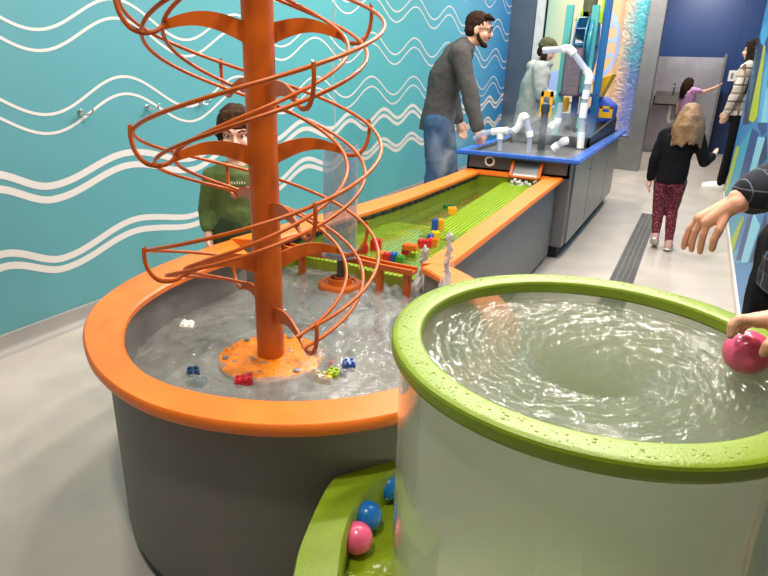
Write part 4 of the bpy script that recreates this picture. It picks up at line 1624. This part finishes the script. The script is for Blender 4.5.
class Fig:
    """a standing figure: joints in world space, one continuous body mesh, hair and clothes as its children"""

    def __init__(s, label, pos, H, hh, face, lean=(0, 0), sw=.108, hw=.052, child=False, group=None):
        s.H, s.hh = H, hh
        s.face = unit((face[0], face[1], 0))
        s.right = V((s.face.y, -s.face.x, 0))
        s.root = empty('person', pos, label, 'person', group)
        p = V(pos)
        s.pos = p
        ln = V((lean[0], lean[1], 0))
        J = {}
        U = lambda f, k=0.: p + V((0, 0, H * f)) + ln * max(0, (f - .5) / .5) * H
        zs = (H - hh * 1.12) / H            # neck base height share
        J['pelvis'] = U(.52)
        J['waist'] = U(.52 + (zs - .52) * .35)
        J['chest'] = U(.52 + (zs - .52) * .72)
        J['neck'] = U(zs)
        J['head'] = U(1) - V((0, 0, hh * .5)) + s.face * hh * .06
        for k, q in (('L', -1), ('R', 1)):
            J['sh' + k] = U(zs - .025) + s.right * q * H * sw
            J['el' + k] = U(zs - .20) + s.right * q * H * (sw + .03) - s.face * .012 * H
            J['wr' + k] = U(zs - .345) + s.right * q * H * (sw + .045) + s.face * .02 * H
            J['hip' + k] = U(.5) + s.right * q * H * hw
            J['kn' + k] = U(.275) + s.right * q * H * hw * 1.05 + s.face * .01 * H
            J['an' + k] = U(.045) + s.right * q * H * hw * 1.1 - s.face * .015 * H
            J['toe' + k] = U(.015) + s.right * q * H * hw * 1.35 + s.face * .10 * H
        s.J = J
        s.hf = s.face.copy()
        s.hu = V((0, 0, 1))
        s.hands = {}

    def hp(s, x, y, z):
        f = s.hf.normalized()
        r = f.cross(s.hu).normalized()
        u = r.cross(f)
        k = s.hh / .235
        return s.J['head'] + (r * x + f * y + u * z) * k

    def hrot(s):
        f = s.hf.normalized()
        r = f.cross(s.hu).normalized()
        u = r.cross(f)
        return Matrix((r, f, u)).transposed()

    def torso_axes(s):
        x = s.J['shR'] - s.J['shL']
        x = x.normalized()
        y = V((0, 0, 1)).cross(x).normalized()
        return x, y

    def torso(s, b, g=0., hem=None, top=True, wide=1.0):
        """lofted trunk, g = how far the cloth stands off the body"""
        J, H = s.J, s.H
        x, y = s.torso_axes()
        secs = []
        low = J['pelvis'] if hem is None else J['pelvis'] + (J['pelvis'] - J['waist']).normalized() * hem
        hw = s.right
        for c, a, d in ((low, .088, .066), (J['pelvis'], .086, .066), (J['waist'], .080, .060), (J['chest'], .092, .066), (J['neck'].lerp(J['chest'], .42), .100, .058), (J['neck'].lerp(J['chest'], .16), .074, .045), (J['neck'], .036, .036)):
            xx = hw.lerp(x, .0 if c is low or c is J['pelvis'] else (.5 if c is J['waist'] else 1.)).normalized()
            yy = V((0, 0, 1)).cross(xx).normalized()
            secs.append((c, xx * (a * H * wide + g), yy * (d * H * wide + g)))
        b.loft(secs, 24)

    def build_body(s, skin, voxel=.007, arm=1., name='body'):
        J, H = s.J, s.H
        b = MB()
        s.torso(b, 0, wide=.93)
        k = s.hh / .235
        for q in 'LR':
            b.chain([J['neck'].lerp(J['sh' + q], .75), J['sh' + q]], [.036 * H * arm * .75, .031 * H * arm])
            b.chain([J['sh' + q], J['el' + q], J['wr' + q]], [.029 * H * arm, .024 * H * arm, .016 * H * arm])
            b.chain([J['hip' + q], J['kn' + q], J['an' + q]], [.048 * H, .032 * H, .022 * H])
            b.chain([J['an' + q] - V((0, 0, .02 * H)), J['toe' + q]], [.022 * H, .016 * H])
            if q in s.hands:
                s.hands[q](b)
            else:
                s.plain_hand(b, q)
        # head
        R = s.hrot()
        E = lambda c, r: b.ell(s.hp(*c), tuple(a * k for a in r), R, n=20)
        E((0, -.012, .035), (.074, .094, .084))
        E((0, .018, -.03), (.060, .069, .082))
        E((0, .046, -.082), (.034, .032, .028))
        for q in (-1, 1):
            E((q * .036, .058, -.028), (.026, .026, .028))
            E((q * .078, -.010, -.008), (.010, .020, .031))
            b.cap(s.hp(q * .014, .082, .026), s.hp(q * .045, .072, .027), .013 * k, .011 * k)
        b.cap(s.hp(0, .084, .014), s.hp(0, .104, -.020), .0075 * k, .0125 * k)
        for q in (-1, 1):
            b.ell(s.hp(q * .010, .094, -.024), .0085 * k, n=10)
        b.cap(s.hp(-.012, .085, -.052), s.hp(.012, .085, -.052), .008 * k, .008 * k)
        b.cap(s.hp(0, -.018, -.06), J['neck'] - V((0, 0, .01)), .044 * k, .052 * k)
        s.body = b.build(name, skin, s.root, voxel=voxel, sm_iter=2, smooth=180)
        return s

    def plain_hand(s, b, q):
        J, H = s.J, s.H
        w = J['wr' + q]
        d = (w - J['el' + q]).normalized()
        side = -1 if q == 'R' else 1
        fwd = (s.face - d * s.face.dot(d)).normalized()
        inn = d.cross(fwd).normalized()
        if inn.dot(s.right * side) < 0:
            inn = -inn
        L = .108 * H
        m = w + d * L * .45
        b.chain([w, w + d * L * .25, m], [.014 * H, .017 * H, .018 * H])
        for i, (o, l) in enumerate(((.017, .48), (.006, .55), (-.005, .5), (-.015, .40))):
            a = w + d * L * .42 + fwd * o * H
            b.chain([a, a + d * L * l * .5 + inn * .004 * H, a + d * L * l * .95 + inn * .016 * H], [.0075 * H, .0068 * H, .0056 * H], 8)
        a = w + d * L * .12 + fwd * .012 * H
        b.chain([a, a + d * L * .22 + fwd * .016 * H, a + d * L * .42 + fwd * .018 * H + inn * .008 * H], [.010 * H, .0085 * H, .0065 * H], 8)

    def eyes(s, brow=None):
        k = s.hh / .235
        for q in (-1, 1):
            b = MB()
            b.ell(s.hp(q * .031, .0775, .010), (.0115 * k, .007 * k, .0058 * k), s.hrot(), n=14)
            e = b.build('eye', M['eye_white'], s.root, smooth=180, loc=s.hp(q * .031, .0775, .010))
            e['_w'] = tuple(s.hp(q * .031, .0775, .010))
            b = MB()
            b.ell(s.hp(q * .031, .0828, .010), (.0056 * k, .003 * k, .0056 * k), s.hrot(), n=12)
            b.build('iris', M['iris'], e, smooth=180)
            if brow:
                b = MB()
                b.tube(catmull([s.hp(q * .016, .094, .030), s.hp(q * .032, .091, .037), s.hp(q * .050, .080, .033)], 4), .0034 * k, 6)
                b.build('eyebrow', brow, s.root, smooth=180)
        b = MB()
        b.tube(catmull([s.hp(-.022, .084, -.054), s.hp(-.008, .0945, -.050), s.hp(0, .0955, -.0515), s.hp(.008, .0945, -.050), s.hp(.022, .084, -.054)], 4), [.002 * k] + [.0048 * k] * 15 + [.002 * k], 8)
        b.build('mouth', M['lip'], s.root, smooth=180)

    def top(s, mat, name='shirt', g=.012, hem=.05, sleeve=1.0, voxel=.009, wob=(.005, 13), extra=None, slim=1., cuffs=None, trap=0):
        J, H = s.J, s.H
        b = MB()
        s.torso(b, g, hem=hem * H)
        if trap:
            for q in 'LR':
                b.chain([J['neck'] - V((0, 0, .01)), J['sh' + q].lerp(J['chest'], .15)], [.042 * H, .05 * H])
        for q in 'LR':
            e, w = J['el' + q], J['wr' + q]
            r0, r1, r2 = (.040 * H * slim + g * .3), (.030 * H * slim + g * .5), (.022 * H * slim + g * .6)
            b.chain([J['neck'].lerp(J['sh' + q], .55), J['sh' + q]], [.040 * H, r0])
            if sleeve <= .5:
                b.chain([J['sh' + q], J['sh' + q].lerp(e, sleeve * 2)], [r0, r1])
            else:
                end = e.lerp(w, (sleeve - .5) * 2)
                b.chain([J['sh' + q], e, end], [r0, r1, r2 + (.003 if cuffs else 0)])
        if extra:
            extra(b)
        return b.build(name, mat, s.root, voxel=voxel, sm_iter=3, wob=wob, smooth=180)

    def legs(s, mat, name='trousers', g=.010, voxel=.010, wob=(.006, 10), ankle=1.0, slim=1., cuff=None):
        J, H = s.J, s.H
        b = MB()
        x = s.right
        b.loft([(J['pelvis'] + V((0, 0, .05 * H)), x * (.084 * H + g * .6), s.face * (.062 * H + g * .6)), (J['pelvis'], x * (.090 * H + g), s.face * (.068 * H + g)), (J['pelvis'] - V((0, 0, .05 * H)), x * (.086 * H + g), s.face * (.066 * H + g))], 20)
        for q in 'LR':
            a = J['kn' + q].lerp(J['an' + q], ankle)
            b.chain([J['hip' + q], J['kn' + q], a], [.052 * H * slim + g, .036 * H * slim + g, (.028 if cuff is None else cuff) * H * slim + g])
        return b.build(name, mat, s.root, voxel=voxel, sm_iter=3, wob=wob, smooth=180)

    def shoes(s, mat, sole=None):
        J, H = s.J, s.H
        for q in 'LR':
            a, t_ = J['an' + q], J['toe' + q]
            d = (t_ - a)
            fl = V((d.x, d.y, d.z))
            heel = a - V((0, 0, .022 * H)) - fl.normalized() * .015 * H
            b = MB()
            b.chain([heel, a.lerp(t_, .55) - V((0, 0, .006 * H)), t_], [.028 * H, .027 * H, .020 * H])
            b.chain([a + V((0, 0, .01 * H)), heel], [.027 * H, .026 * H])
            sh = b.build('shoe', mat, s.root, voxel=.006, sm_iter=3, smooth=180, loc=a)
            sh['_w'] = tuple(a)
            if sole:
                b = MB()
                dn = fl.normalized()
                n_ = dn.cross(V((0, 0, 1))).normalized()
                up_ = n_.cross(dn)
                c0, c1 = heel - up_ * .022 * H, t_ - up_ * .012 * H
                b.loft([(heel - dn * .026 * H - up_ * .02 * H, n_ * .012 * H, up_ * .008 * H), (c0, n_ * .027 * H, up_ * .010 * H), (c0.lerp(c1, .6), n_ * .030 * H, up_ * .010 * H), (c1, n_ * .022 * H, up_ * .009 * H), (c1 + dn * .02 * H, n_ * .010 * H, up_ * .007 * H)], 14)
                so = b.build('sole', sole, sh, smooth=60)

    def hair_cap(s, mat, name='hair', fringe=True, grow=.012, locks=(), voxel=.006, wob=(.006, 40), low=-.02):
        k = s.hh / .235
        b = MB()
        R = s.hrot()
        E = lambda c, r: b.ell(s.hp(*c), tuple(a * k for a in r), R, n=20)
        E((0, -.022, .046), (.076 + grow, .090 + grow, .080 + grow))
        E((0, -.052, low), (.068 + grow, .052 + grow, .065))
        if fringe:
            for i in range(9):
                x = -.062 + .0155 * i
                b.cap(s.hp(x * .8, .045, .10), s.hp(x, .082 - abs(x) * .45, .046 + .008 * math.sin(i * 2.1)), .018 * k, .009 * k)
        for pts, rs in locks:
            b.chain([s.hp(*p) for p in pts], [r * k for r in rs], 8)
        return b.build(name, mat, s.root, voxel=voxel, sm_iter=2, wob=wob, smooth=180)


def long_locks(n, length, spread, seed, side=1.0, back=True):
    r_ = random.Random(seed)
    out = []
    for i in range(n):
        a = PI * (0.02 + .96 * i / (n - 1)) + PI if back else 2 * PI * i / n
        x, y = math.cos(a), math.sin(a)
        l = length * (.85 + .3 * r_.random())
        w = spread * (.8 + .4 * r_.random())
        out.append(([(x * .05, -.02 + y * .06, .09), (x * .082, -.02 + y * .10, .02), (x * .085 * (1 + w * .5), -.03 + y * .105, -.06), (x * .08 * (1 + w), -.03 + y * .10, -l)], (.020, .024, .022, .011)))
    return out


# the man at the blue table
f = Fig('man in dark grey sweater and glasses leaning over the blue table', (-1.98, 4.86, 0), 1.76, .25, (.90, .43), sw=.112)
J = f.J
J['pelvis'] = V((-1.975, 4.88, .90))
J['waist'] = V((-1.955, 4.89, 1.06))
J['chest'] = V((-1.925, 4.90, 1.27))
J['neck'] = V((-1.80, 4.92, 1.485))
J['head'] = aty(479, 30, 4.96)
f.hf = unit((.93, .22, -.16))
f.hu = unit((.15, 0, 1))
c = V((-1.865, 4.91, 1.425))
J['shR'] = c + f.right * .18 + V((.02, 0, -.01))
J['shL'] = c - f.right * .18
J['elR'] = aty(471, 98, 4.72)
J['wrR'] = aty(477, 127, 4.70)
J['elL'] = c - f.right * .21 + V((-.02, .03, -.30))
J['wrL'] = c - f.right * .17 + V((.06, .05, -.54))
for q, sg in (('L', -1), ('R', 1)):
    J['hip' + q] = V((-1.98, 4.87, .86)) + f.right * sg * .09
J['knL'] += V((.12, .02, .01))
J['anL'] += V((.15, .02, 0))
J['toeL'] += V((.15, .02, 0))
J['hipL'] += V((.05, 0, 0))
f.build_body(M['skin'], .0075)
f.eyes(M['hair_dark'])
f.top(M['charcoal_knit'], 'sweater', g=.030, hem=.055, sleeve=.98, voxel=.011, wob=(.010, 9), trap=1)
f.legs(M['denim'], 'jeans', g=.026, wob=(.008, 9))
f.shoes(M['shoe_dark'])
f.hair_cap(M['hair_dark'], fringe=False, grow=.004, low=.0, locks=[([(x, .05, .10), (x * .9, .086, .088)], (.022, .012)) for x in (-.05, -.03, -.01, .01, .03, .05)])
b = MB()
b.chain([f.hp(*q) for q in ((-.068, -.002, -.015), (-.060, .022, -.060), (-.030, .058, -.094), (0, .070, -.099), (.030, .058, -.094), (.060, .022, -.060), (.068, -.002, -.015))], [.010, .016, .020, .020, .020, .016, .010])
b.ell(f.hp(0, .052, -.088), (.034, .030, .026), f.hrot(), n=14)
b.cap(f.hp(-.024, .088, -.040), f.hp(.024, .088, -.040), .0065, .0065)
b.build('beard', M['hair_dark'], f.root, voxel=.005, sm_iter=1, wob=(.003, 60), smooth=180)
b = MB()
for q in (-1, 1):
    b.tube([f.hp(q * .032 + .022 * math.cos(a * PI / 10), .094 - .004 * abs(math.cos(a * PI / 10)), .008 + .017 * math.sin(a * PI / 10)) for a in range(20)], .0028, 6, closed=True)
    b.tube([f.hp(q * .054, .088, .014), f.hp(q * .080, .04, .016), f.hp(q * .083, -.012, .012)], .0026, 6)
b.tube([f.hp(-.011, .097, .012), f.hp(.011, .097, .012)], .0026, 6)
b.build('glasses', M['black_plastic'], f.root, smooth=60)

# the child in the grey hooded top behind the table
f = Fig('child in grey hooded top and olive cap behind the blue table', (-1.76, 7.12, 0), 1.64, .225, (.95, .30), sw=.10)
J = f.J
J['pelvis'] = V((-1.755, 7.1, .86))
J['waist'] = V((-1.75, 7.1, 1.0))
J['chest'] = V((-1.725, 7.1, 1.17))
J['neck'] = V((-1.68, 7.1, 1.375))
J['head'] = aty(547, 51, 7.1)
f.hf = unit((.93, .10, -.38))
c = V((-1.70, 7.1, 1.32))
J['shR'] = c + f.right * .155
J['shL'] = c - f.right * .155
J['elR'] = c + f.right * .20 + V((.04, 0, -.25))
J['wrR'] = c + f.right * .10 + V((.24, .0, -.31))
J['elL'] = c - f.right * .19 + V((.06, 0, -.25))
J['wrL'] = c - f.right * .10 + V((.28, 0, -.31))
f.build_body(M['skin_pale'], .0085)
f.eyes()


def hood(b):
    n_ = f.J['neck']
    b.ell(n_ + V((-.06, -.01, -.035)), (.095, .125, .08))
    b.tube([n_ + f.right * .10 * math.cos(a * PI / 8) + f.face * (.02 + .085 * math.sin(a * PI / 8)) + V((0, 0, .0)) for a in range(16)], .035, 10, closed=True)


f.top(M['grey_fleece'], 'hooded_top', g=.045, hem=.09, sleeve=.95, voxel=.012, wob=(.012, 8), extra=hood, slim=1.15)
f.legs(M['grey_trousers'], g=.015)
f.shoes(M['shoe_dark'])
f.hair_cap(M['hair_dark'], fringe=False, grow=.003, locks=[([(q * .07, -.01 + dy, .0), (q * .078, .01 + dy, -.08), (q * .07, .03 + dy, -.15)], (.022, .02, .010)) for q in (-1, 1) for dy in (-.02, .015)])
b = MB()
b.ell(f.hp(0, -.014, .052), (.088, .108, .088), f.hrot(), n=20)
b.tube([f.hp(.084 * math.cos(a * PI / 12), -.008 + .104 * math.sin(a * PI / 12), .038 + .008 * math.sin(a * PI / 12)) for a in range(24)], .016, 8, closed=True)
b.build('cap', M['olive_knit'], f.root, voxel=.006, wob=(.004, 40), smooth=180)

# the boy behind the basin
BX = -1.83
g0 = atx(238, 200, BX)
f = Fig('boy in green sweatshirt standing behind the spiral tower', (g0.x, g0.y, 0), 1.12, .222, (-g0.x, -g0.y), sw=.105)
J = f.J
hb = atx(236, 134.5, BX)
J['head'] = hb
J['neck'] = V((g0.x, g0.y, .865))
c = V((g0.x, g0.y, .81))
for q, sg in (('L', -1), ('R', 1)):
    J['sh' + q] = c + f.right * sg * .105
    J['el' + q] = c + f.right * sg * .142 + V((0, 0, -.15)) - f.face * .01
    J['wr' + q] = c + f.right * sg * .140 + V((0, 0, -.265)) + f.face * .04
f.hf = unit(f.face + f.right * .06 + V((0, 0, -.10)))
f.build_body(M['skin_pale'], .005)
f.eyes(M['hair_boy'])
f.top(M['green_fleece'], 'sweatshirt', g=.012, hem=.01, sleeve=.80, voxel=.007, wob=(.005, 16), slim=1.0, cuffs=True)
f.legs(M['dark_green_cloth'], g=.014)
f.shoes(M['shoe_dark'])
f.hair_cap(M['hair_boy'], grow=.012, locks=[([(q * .06, .03, .06), (q * .080, .012, .0), (q * .078, .0, -.03)], (.02, .016, .008)) for q in (-1, 1)])
b = MB()
fx = f.face
for i in range(7):
    p = V((g0.x, g0.y, .80)) - f.right * (-.033 + .011 * i) + fx * (.066 * 1.12 + .022)
    b.box(p - V((.0025, .0025, .005)), p + V((.0025, .0025, .003 + .002 * (i % 2))), rot=.8)
b.build('chest_print', M['foam'], f.root, smooth=None)

# the girl walking away
f = Fig('girl with long blond hair walking away in black top and dotted leggings', (-.115, 5.12, 0), 1.14, .205, (.06, 1), sw=.105)
J = f.J
J['head'] = aty(690, 119, 5.12)
J['neck'] = V((-.10, 5.12, .915))
J['shR'] = V((.015, 5.11, .875))
J['shL'] = V((-.215, 5.13, .875))
J['elR'] = V((.085, 5.12, .70))
J['wrR'] = V((.125, 5.22, .735))
J['elL'] = V((-.255, 5.11, .70))
J['wrL'] = V((-.265, 5.13, .545))
J['pelvis'] = V((-.12, 5.12, .56))
J['hipL'], J['hipR'] = V((-.175, 5.12, .54)), V((-.065, 5.12, .54))
J['knL'], J['knR'] = V((-.165, 5.15, .31)), V((-.07, 5.17, .31))
J['anL'], J['anR'] = V((-.150, 5.085, .105)), V((-.045, 5.085, .06))
J['toeL'], J['toeR'] = V((-.145, 5.17, .022)), V((-.035, 5.21, .022))
f.hf = unit((-.12, 1, -.05))
f.build_body(M['skin_pale'], .006)
f.eyes()
f.top(M['black_cloth'], 'long_sleeved_top', g=.016, hem=.03, sleeve=.97, voxel=.008, wob=(.005, 14))
f.legs(M['leggings'], 'leggings', g=.006, voxel=.007, wob=(.003, 14), cuff=.021)
f.shoes(M['shoe_tan'], M['shoe_sole'])
f.hair_cap(M['hair_blond'], fringe=False, grow=.010, locks=long_locks(21, .20, .45, 2), voxel=.006, wob=(.003, 22))

# the girl at the sink
f = Fig('girl in lilac top reaching along the steel splash panel', (-.25, 11.48, 0), 1.33, .205, (.75, .66), sw=.10)
J = f.J
J['head'] = aty(689, 85, 11.50)
J['shR'] = J['neck'] + f.right * .13 - V((0, 0, .03))
J['elR'] = aty(704, 92, 11.44)
J['wrR'] = aty(714, 88, 11.42)
f.hf = unit((.6, .8, 0))
f.build_body(M['skin_pale'], .008)
f.eyes()
f.top(M['lilac_cloth'], 'top', g=.015, hem=.03, sleeve=.25, voxel=.010)
f.legs(M['grey_trousers'], g=.012)
f.shoes(M['shoe_white'])
f.hair_cap(M['hair_dark'], fringe=False, grow=.010, locks=long_locks(13, .24, .25, 6), voxel=.008)

# the woman beyond the end of the right wall
f = Fig('woman with long black hair and cream plaid jacket beyond the right wall', (.40, 8.42, 0), 1.70, .225, (-1, .12), sw=.10)
J = f.J
for k_ in ('neck', 'chest', 'waist', 'pelvis'):
    J[k_].x = .41
J['head'] = aty(753, 51, 8.42)
J['elR'] = J['shR'] + V((-.06, .05, -.26))
J['elL'] = J['shL'] + V((-.06, -.03, -.27))
J['wrL'] = J['elL'] + V((-.05, .06, -.20))
J['wrR'] = J['elR'] + V((-.06, -.03, -.20))
J['anR'], J['toeR'] = V((.36, 8.52, .07)), V((.19, 8.52, .025))
J['anL'], J['toeL'] = V((.36, 8.36, .07)), V((.19, 8.36, .025))
J['knL'].x = J['knR'].x = .385
f.hf = unit((-.98, .15, -.05))
f.build_body(M['skin_pale'], .0085)
f.eyes(M['hair_black'])
f.top(M['plaid_cream'], 'jacket', g=.03, hem=.0, sleeve=.97, voxel=.011, wob=(.008, 10))
f.legs(M['black_cloth'], 'leggings', g=.004, slim=.9, wob=(.002, 10))
f.shoes(M['shoe_white'], M['shoe_sole'])
f.hair_cap(M['hair_black'], fringe=False, grow=.014, locks=long_locks(19, .42, .25, 9) + [([(q * .05, dy + .02, .09), (q * .085, dy, .02), (q * .092, dy, -.10), (q * .10, dy + .02, -.27), (q * .09, dy + .03, -.40)], (.02, .024, .024, .022, .012)) for q in (-1, 1) for dy in (.035, .0, -.035)] + [([(-.05, dy, .09), (-.088, dy, .02), (-.13, dy - .01, -.11), (-.20, dy - .02, -.20), (-.222, dy * 1.2 - .02, -.34), (-.215, dy - .02, -.46)], (.02, .024, .026, .026, .022, .012)) for dy in (-.10, -.065, -.03, .005, .035)], voxel=.008, wob=(.004, 25))


def finger(b, pts, r, n=10):
    rs = [r * (1.08, 1.0, .93, .80)[min(i, 3)] for i in range(len(pts))]
    b.chain(pts, rs, n)
    for p, q in zip(pts[1:-1], rs[1:-1]):
        b.ell(p, q * 1.08, n=10)


# the adult in the plaid shirt, reaching over the far rim
f = Fig('adult in dark plaid shirt reaching a hand over the whirlpool tank', (.37, 1.88, 0), 1.74, .235, (-.80, -.60), sw=.115)
J = f.J
J['shR'] = V((.22, 1.90, 1.36))
J['shL'] = V((.52, 1.66, 1.40))
J['chest'] = V((.35, 1.83, 1.22))
J['neck'] = V((.35, 1.79, 1.46))
J['head'] = V((.31, 1.75, 1.60))
J['elR'] = V((.30, 1.60, 1.17))
J['wrR'] = aty(741, 200, 1.475)
J['elL'] = V((.60, 1.62, 1.12))
J['wrL'] = V((.58, 1.50, .90))


def adult_hand(b):
    w = J['wrR']
    P3 = lambda px, py, y: aty(px, py, y)
    kn = [P3(707, 223, 1.450), P3(702.5, 219, 1.470), P3(699, 218.5, 1.490), P3(699, 221, 1.508)]
    b.chain([J['elR'].lerp(w, .8), w], [.030, .0265], 14)
    for i, k_ in enumerate(kn):
        b.cap(w + (k_ - w) * .12 + V((0, (-.014, -.004, .006, .014)[i], 0)), k_, .019, .0125)
    b.cap(w + (kn[0] - w) * .3, kn[1], .018, .014)
    b.cap(w + (kn[1] - w) * .3, kn[3], .018, .013)
    tips = [[(703, 235, 1.443), (701, 245, 1.444), (700, 252, 1.448)],
            [(695.5, 231, 1.464), (692, 242, 1.464), (691.5, 250, 1.467)],
            [(689.5, 229, 1.488), (685, 240, 1.488), (683.5, 247.5, 1.490)],
            [(692.5, 231, 1.510), (689, 240, 1.510), (688, 245, 1.510)]]
    for k_, t_, r in zip(kn, tips, (.0082, .0082, .0078, .0070)):
        finger(b, [k_] + [P3(*q) for q in t_], r)
    finger(b, [w + V((-.016, -.016, -.010)), P3(719, 230, 1.430), P3(714, 240, 1.428), P3(712, 249, 1.432)], .0092)


f.hands['R'] = adult_hand
f.build_body(M['skin'], .0032)
f.eyes(M['hair_dark'])
f.top(M['plaid_dark'], 'plaid_shirt', g=.022, hem=.09, sleeve=.93, voxel=.009, wob=(.006, 11), slim=.92)
f.legs(M['black_cloth'], g=.02)
f.shoes(M['shoe_dark'])
f.hair_cap(M['hair_dark'], fringe=False, grow=.010)

# the child holding the pink ball on the water
f = Fig('small child at the tank with one hand on the pink ball', (.53, 1.03, 0), 1.16, .205, (-1, .05), sw=.11)
J = f.J
J['elR'] = V((.36, 1.145, .925))
J['shR'] = V((.50, 1.16, .915))
J['wrR'] = aty(788, 318, 1.012)


def child_hand(b):
    w = J['wrR']
    P3 = lambda px, py, y: aty(px, py, y)
    kn = [P3(757, 321, .975), P3(754, 319, .994), P3(753, 320, 1.012), P3(757, 322, 1.028)]
    b.chain([J['elR'].lerp(w, .7), w], [.024, .0215], 14)
    for i, k_ in enumerate(kn):
        b.cap(w + V((0, (-.010, -.003, .004, .010)[i], 0)), k_, .017, .0105)
    tips = [[(740, 320, .966), (732, 326, .962), (730.5, 335.5, .957)],
            [(740, 319, .995), (733, 324, .993), (732, 331, .990)],
            [(742, 322, 1.018), (737, 326, 1.018), (736, 332, 1.014)],
            [(748, 324, 1.036), (743, 327, 1.036), (742, 332, 1.030)]]
    for k_, t_, r in zip(kn, tips, (.0080, .0080, .0076, .0068)):
        finger(b, [k_] + [P3(*q) for q in t_], r)
    finger(b, [w + V((-.012, -.012, -.008)), P3(775, 338, .955), P3(768, 346, .942), P3(763.5, 353, .9425)], .0088)


f.hands['R'] = child_hand
f.build_body(M['skin'], .0035)
f.eyes()
f.top(M['green_fleece'], 'shirt', g=.015, hem=.03, sleeve=.5, voxel=.009)
f.legs(M['denim'], g=.012)
f.shoes(M['shoe_white'])
f.hair_cap(M['hair_boy'])


# ================================================================== COLD MIST ROUND THE BLUE TABLE
m = bpy.data.materials.new('cold_mist')
m.use_nodes = True
t = m.node_tree
n, L = t.nodes, t.links
n.remove(n['Principled BSDF'])
tc = n.new('ShaderNodeTexCoord')
nz = n.new('ShaderNodeTexNoise')
nz.inputs['Scale'].default_value = 5.5
nz.inputs['Detail'].default_value = 5
nz.inputs['Distortion'].default_value = 1.2
L.new(tc.outputs['Object'], nz.inputs['Vector'])
mr = n.new('ShaderNodeMapRange')
mr.inputs[1].default_value = .47
mr.inputs[2].default_value = .72
mr.inputs[4].default_value = 3.2
L.new(nz.outputs['Fac'], mr.inputs[0])
ln = n.new('ShaderNodeVectorMath')
ln.operation = 'LENGTH'
mp_ = n.new('ShaderNodeMapping')
mp_.inputs['Location'].default_value = (-1, -1, -1)
mp_.inputs['Scale'].default_value = (2, 2, 2)
L.new(tc.outputs['Generated'], mp_.inputs['Vector'])
L.new(mp_.outputs[0], ln.inputs[0])
fo_ = n.new('ShaderNodeMapRange')
fo_.inputs[1].default_value = .05
fo_.inputs[2].default_value = 1.0
fo_.inputs[3].default_value = 1
fo_.inputs[4].default_value = 0
L.new(ln.outputs['Value'], fo_.inputs[0])
mu = n.new('ShaderNodeMath')
mu.operation = 'MULTIPLY'
L.new(mr.outputs[0], mu.inputs[0])
L.new(fo_.outputs[0], mu.inputs[1])
vs_ = n.new('ShaderNodeVolumeScatter')
vs_.inputs['Color'].default_value = (.95, .97, 1, 1)
L.new(mu.outputs[0], vs_.inputs['Density'])
L.new(vs_.outputs[0], n['Material Output'].inputs['Volume'])
for c_, r_, lab in (((-1.66, 4.35, .74), (.20, .24, .34), 'pale cold mist drifting off the table corner by the man'), ((-1.10, 5.2, .86), (.42, .9, .17), 'thin cold mist hanging low over the blue-topped table')):
    b = MB()
    b.ell(c_, r_, n=28)
    tag(b.build('mist', m, loc=c_, smooth=180), lab, 'mist', kind='stuff')
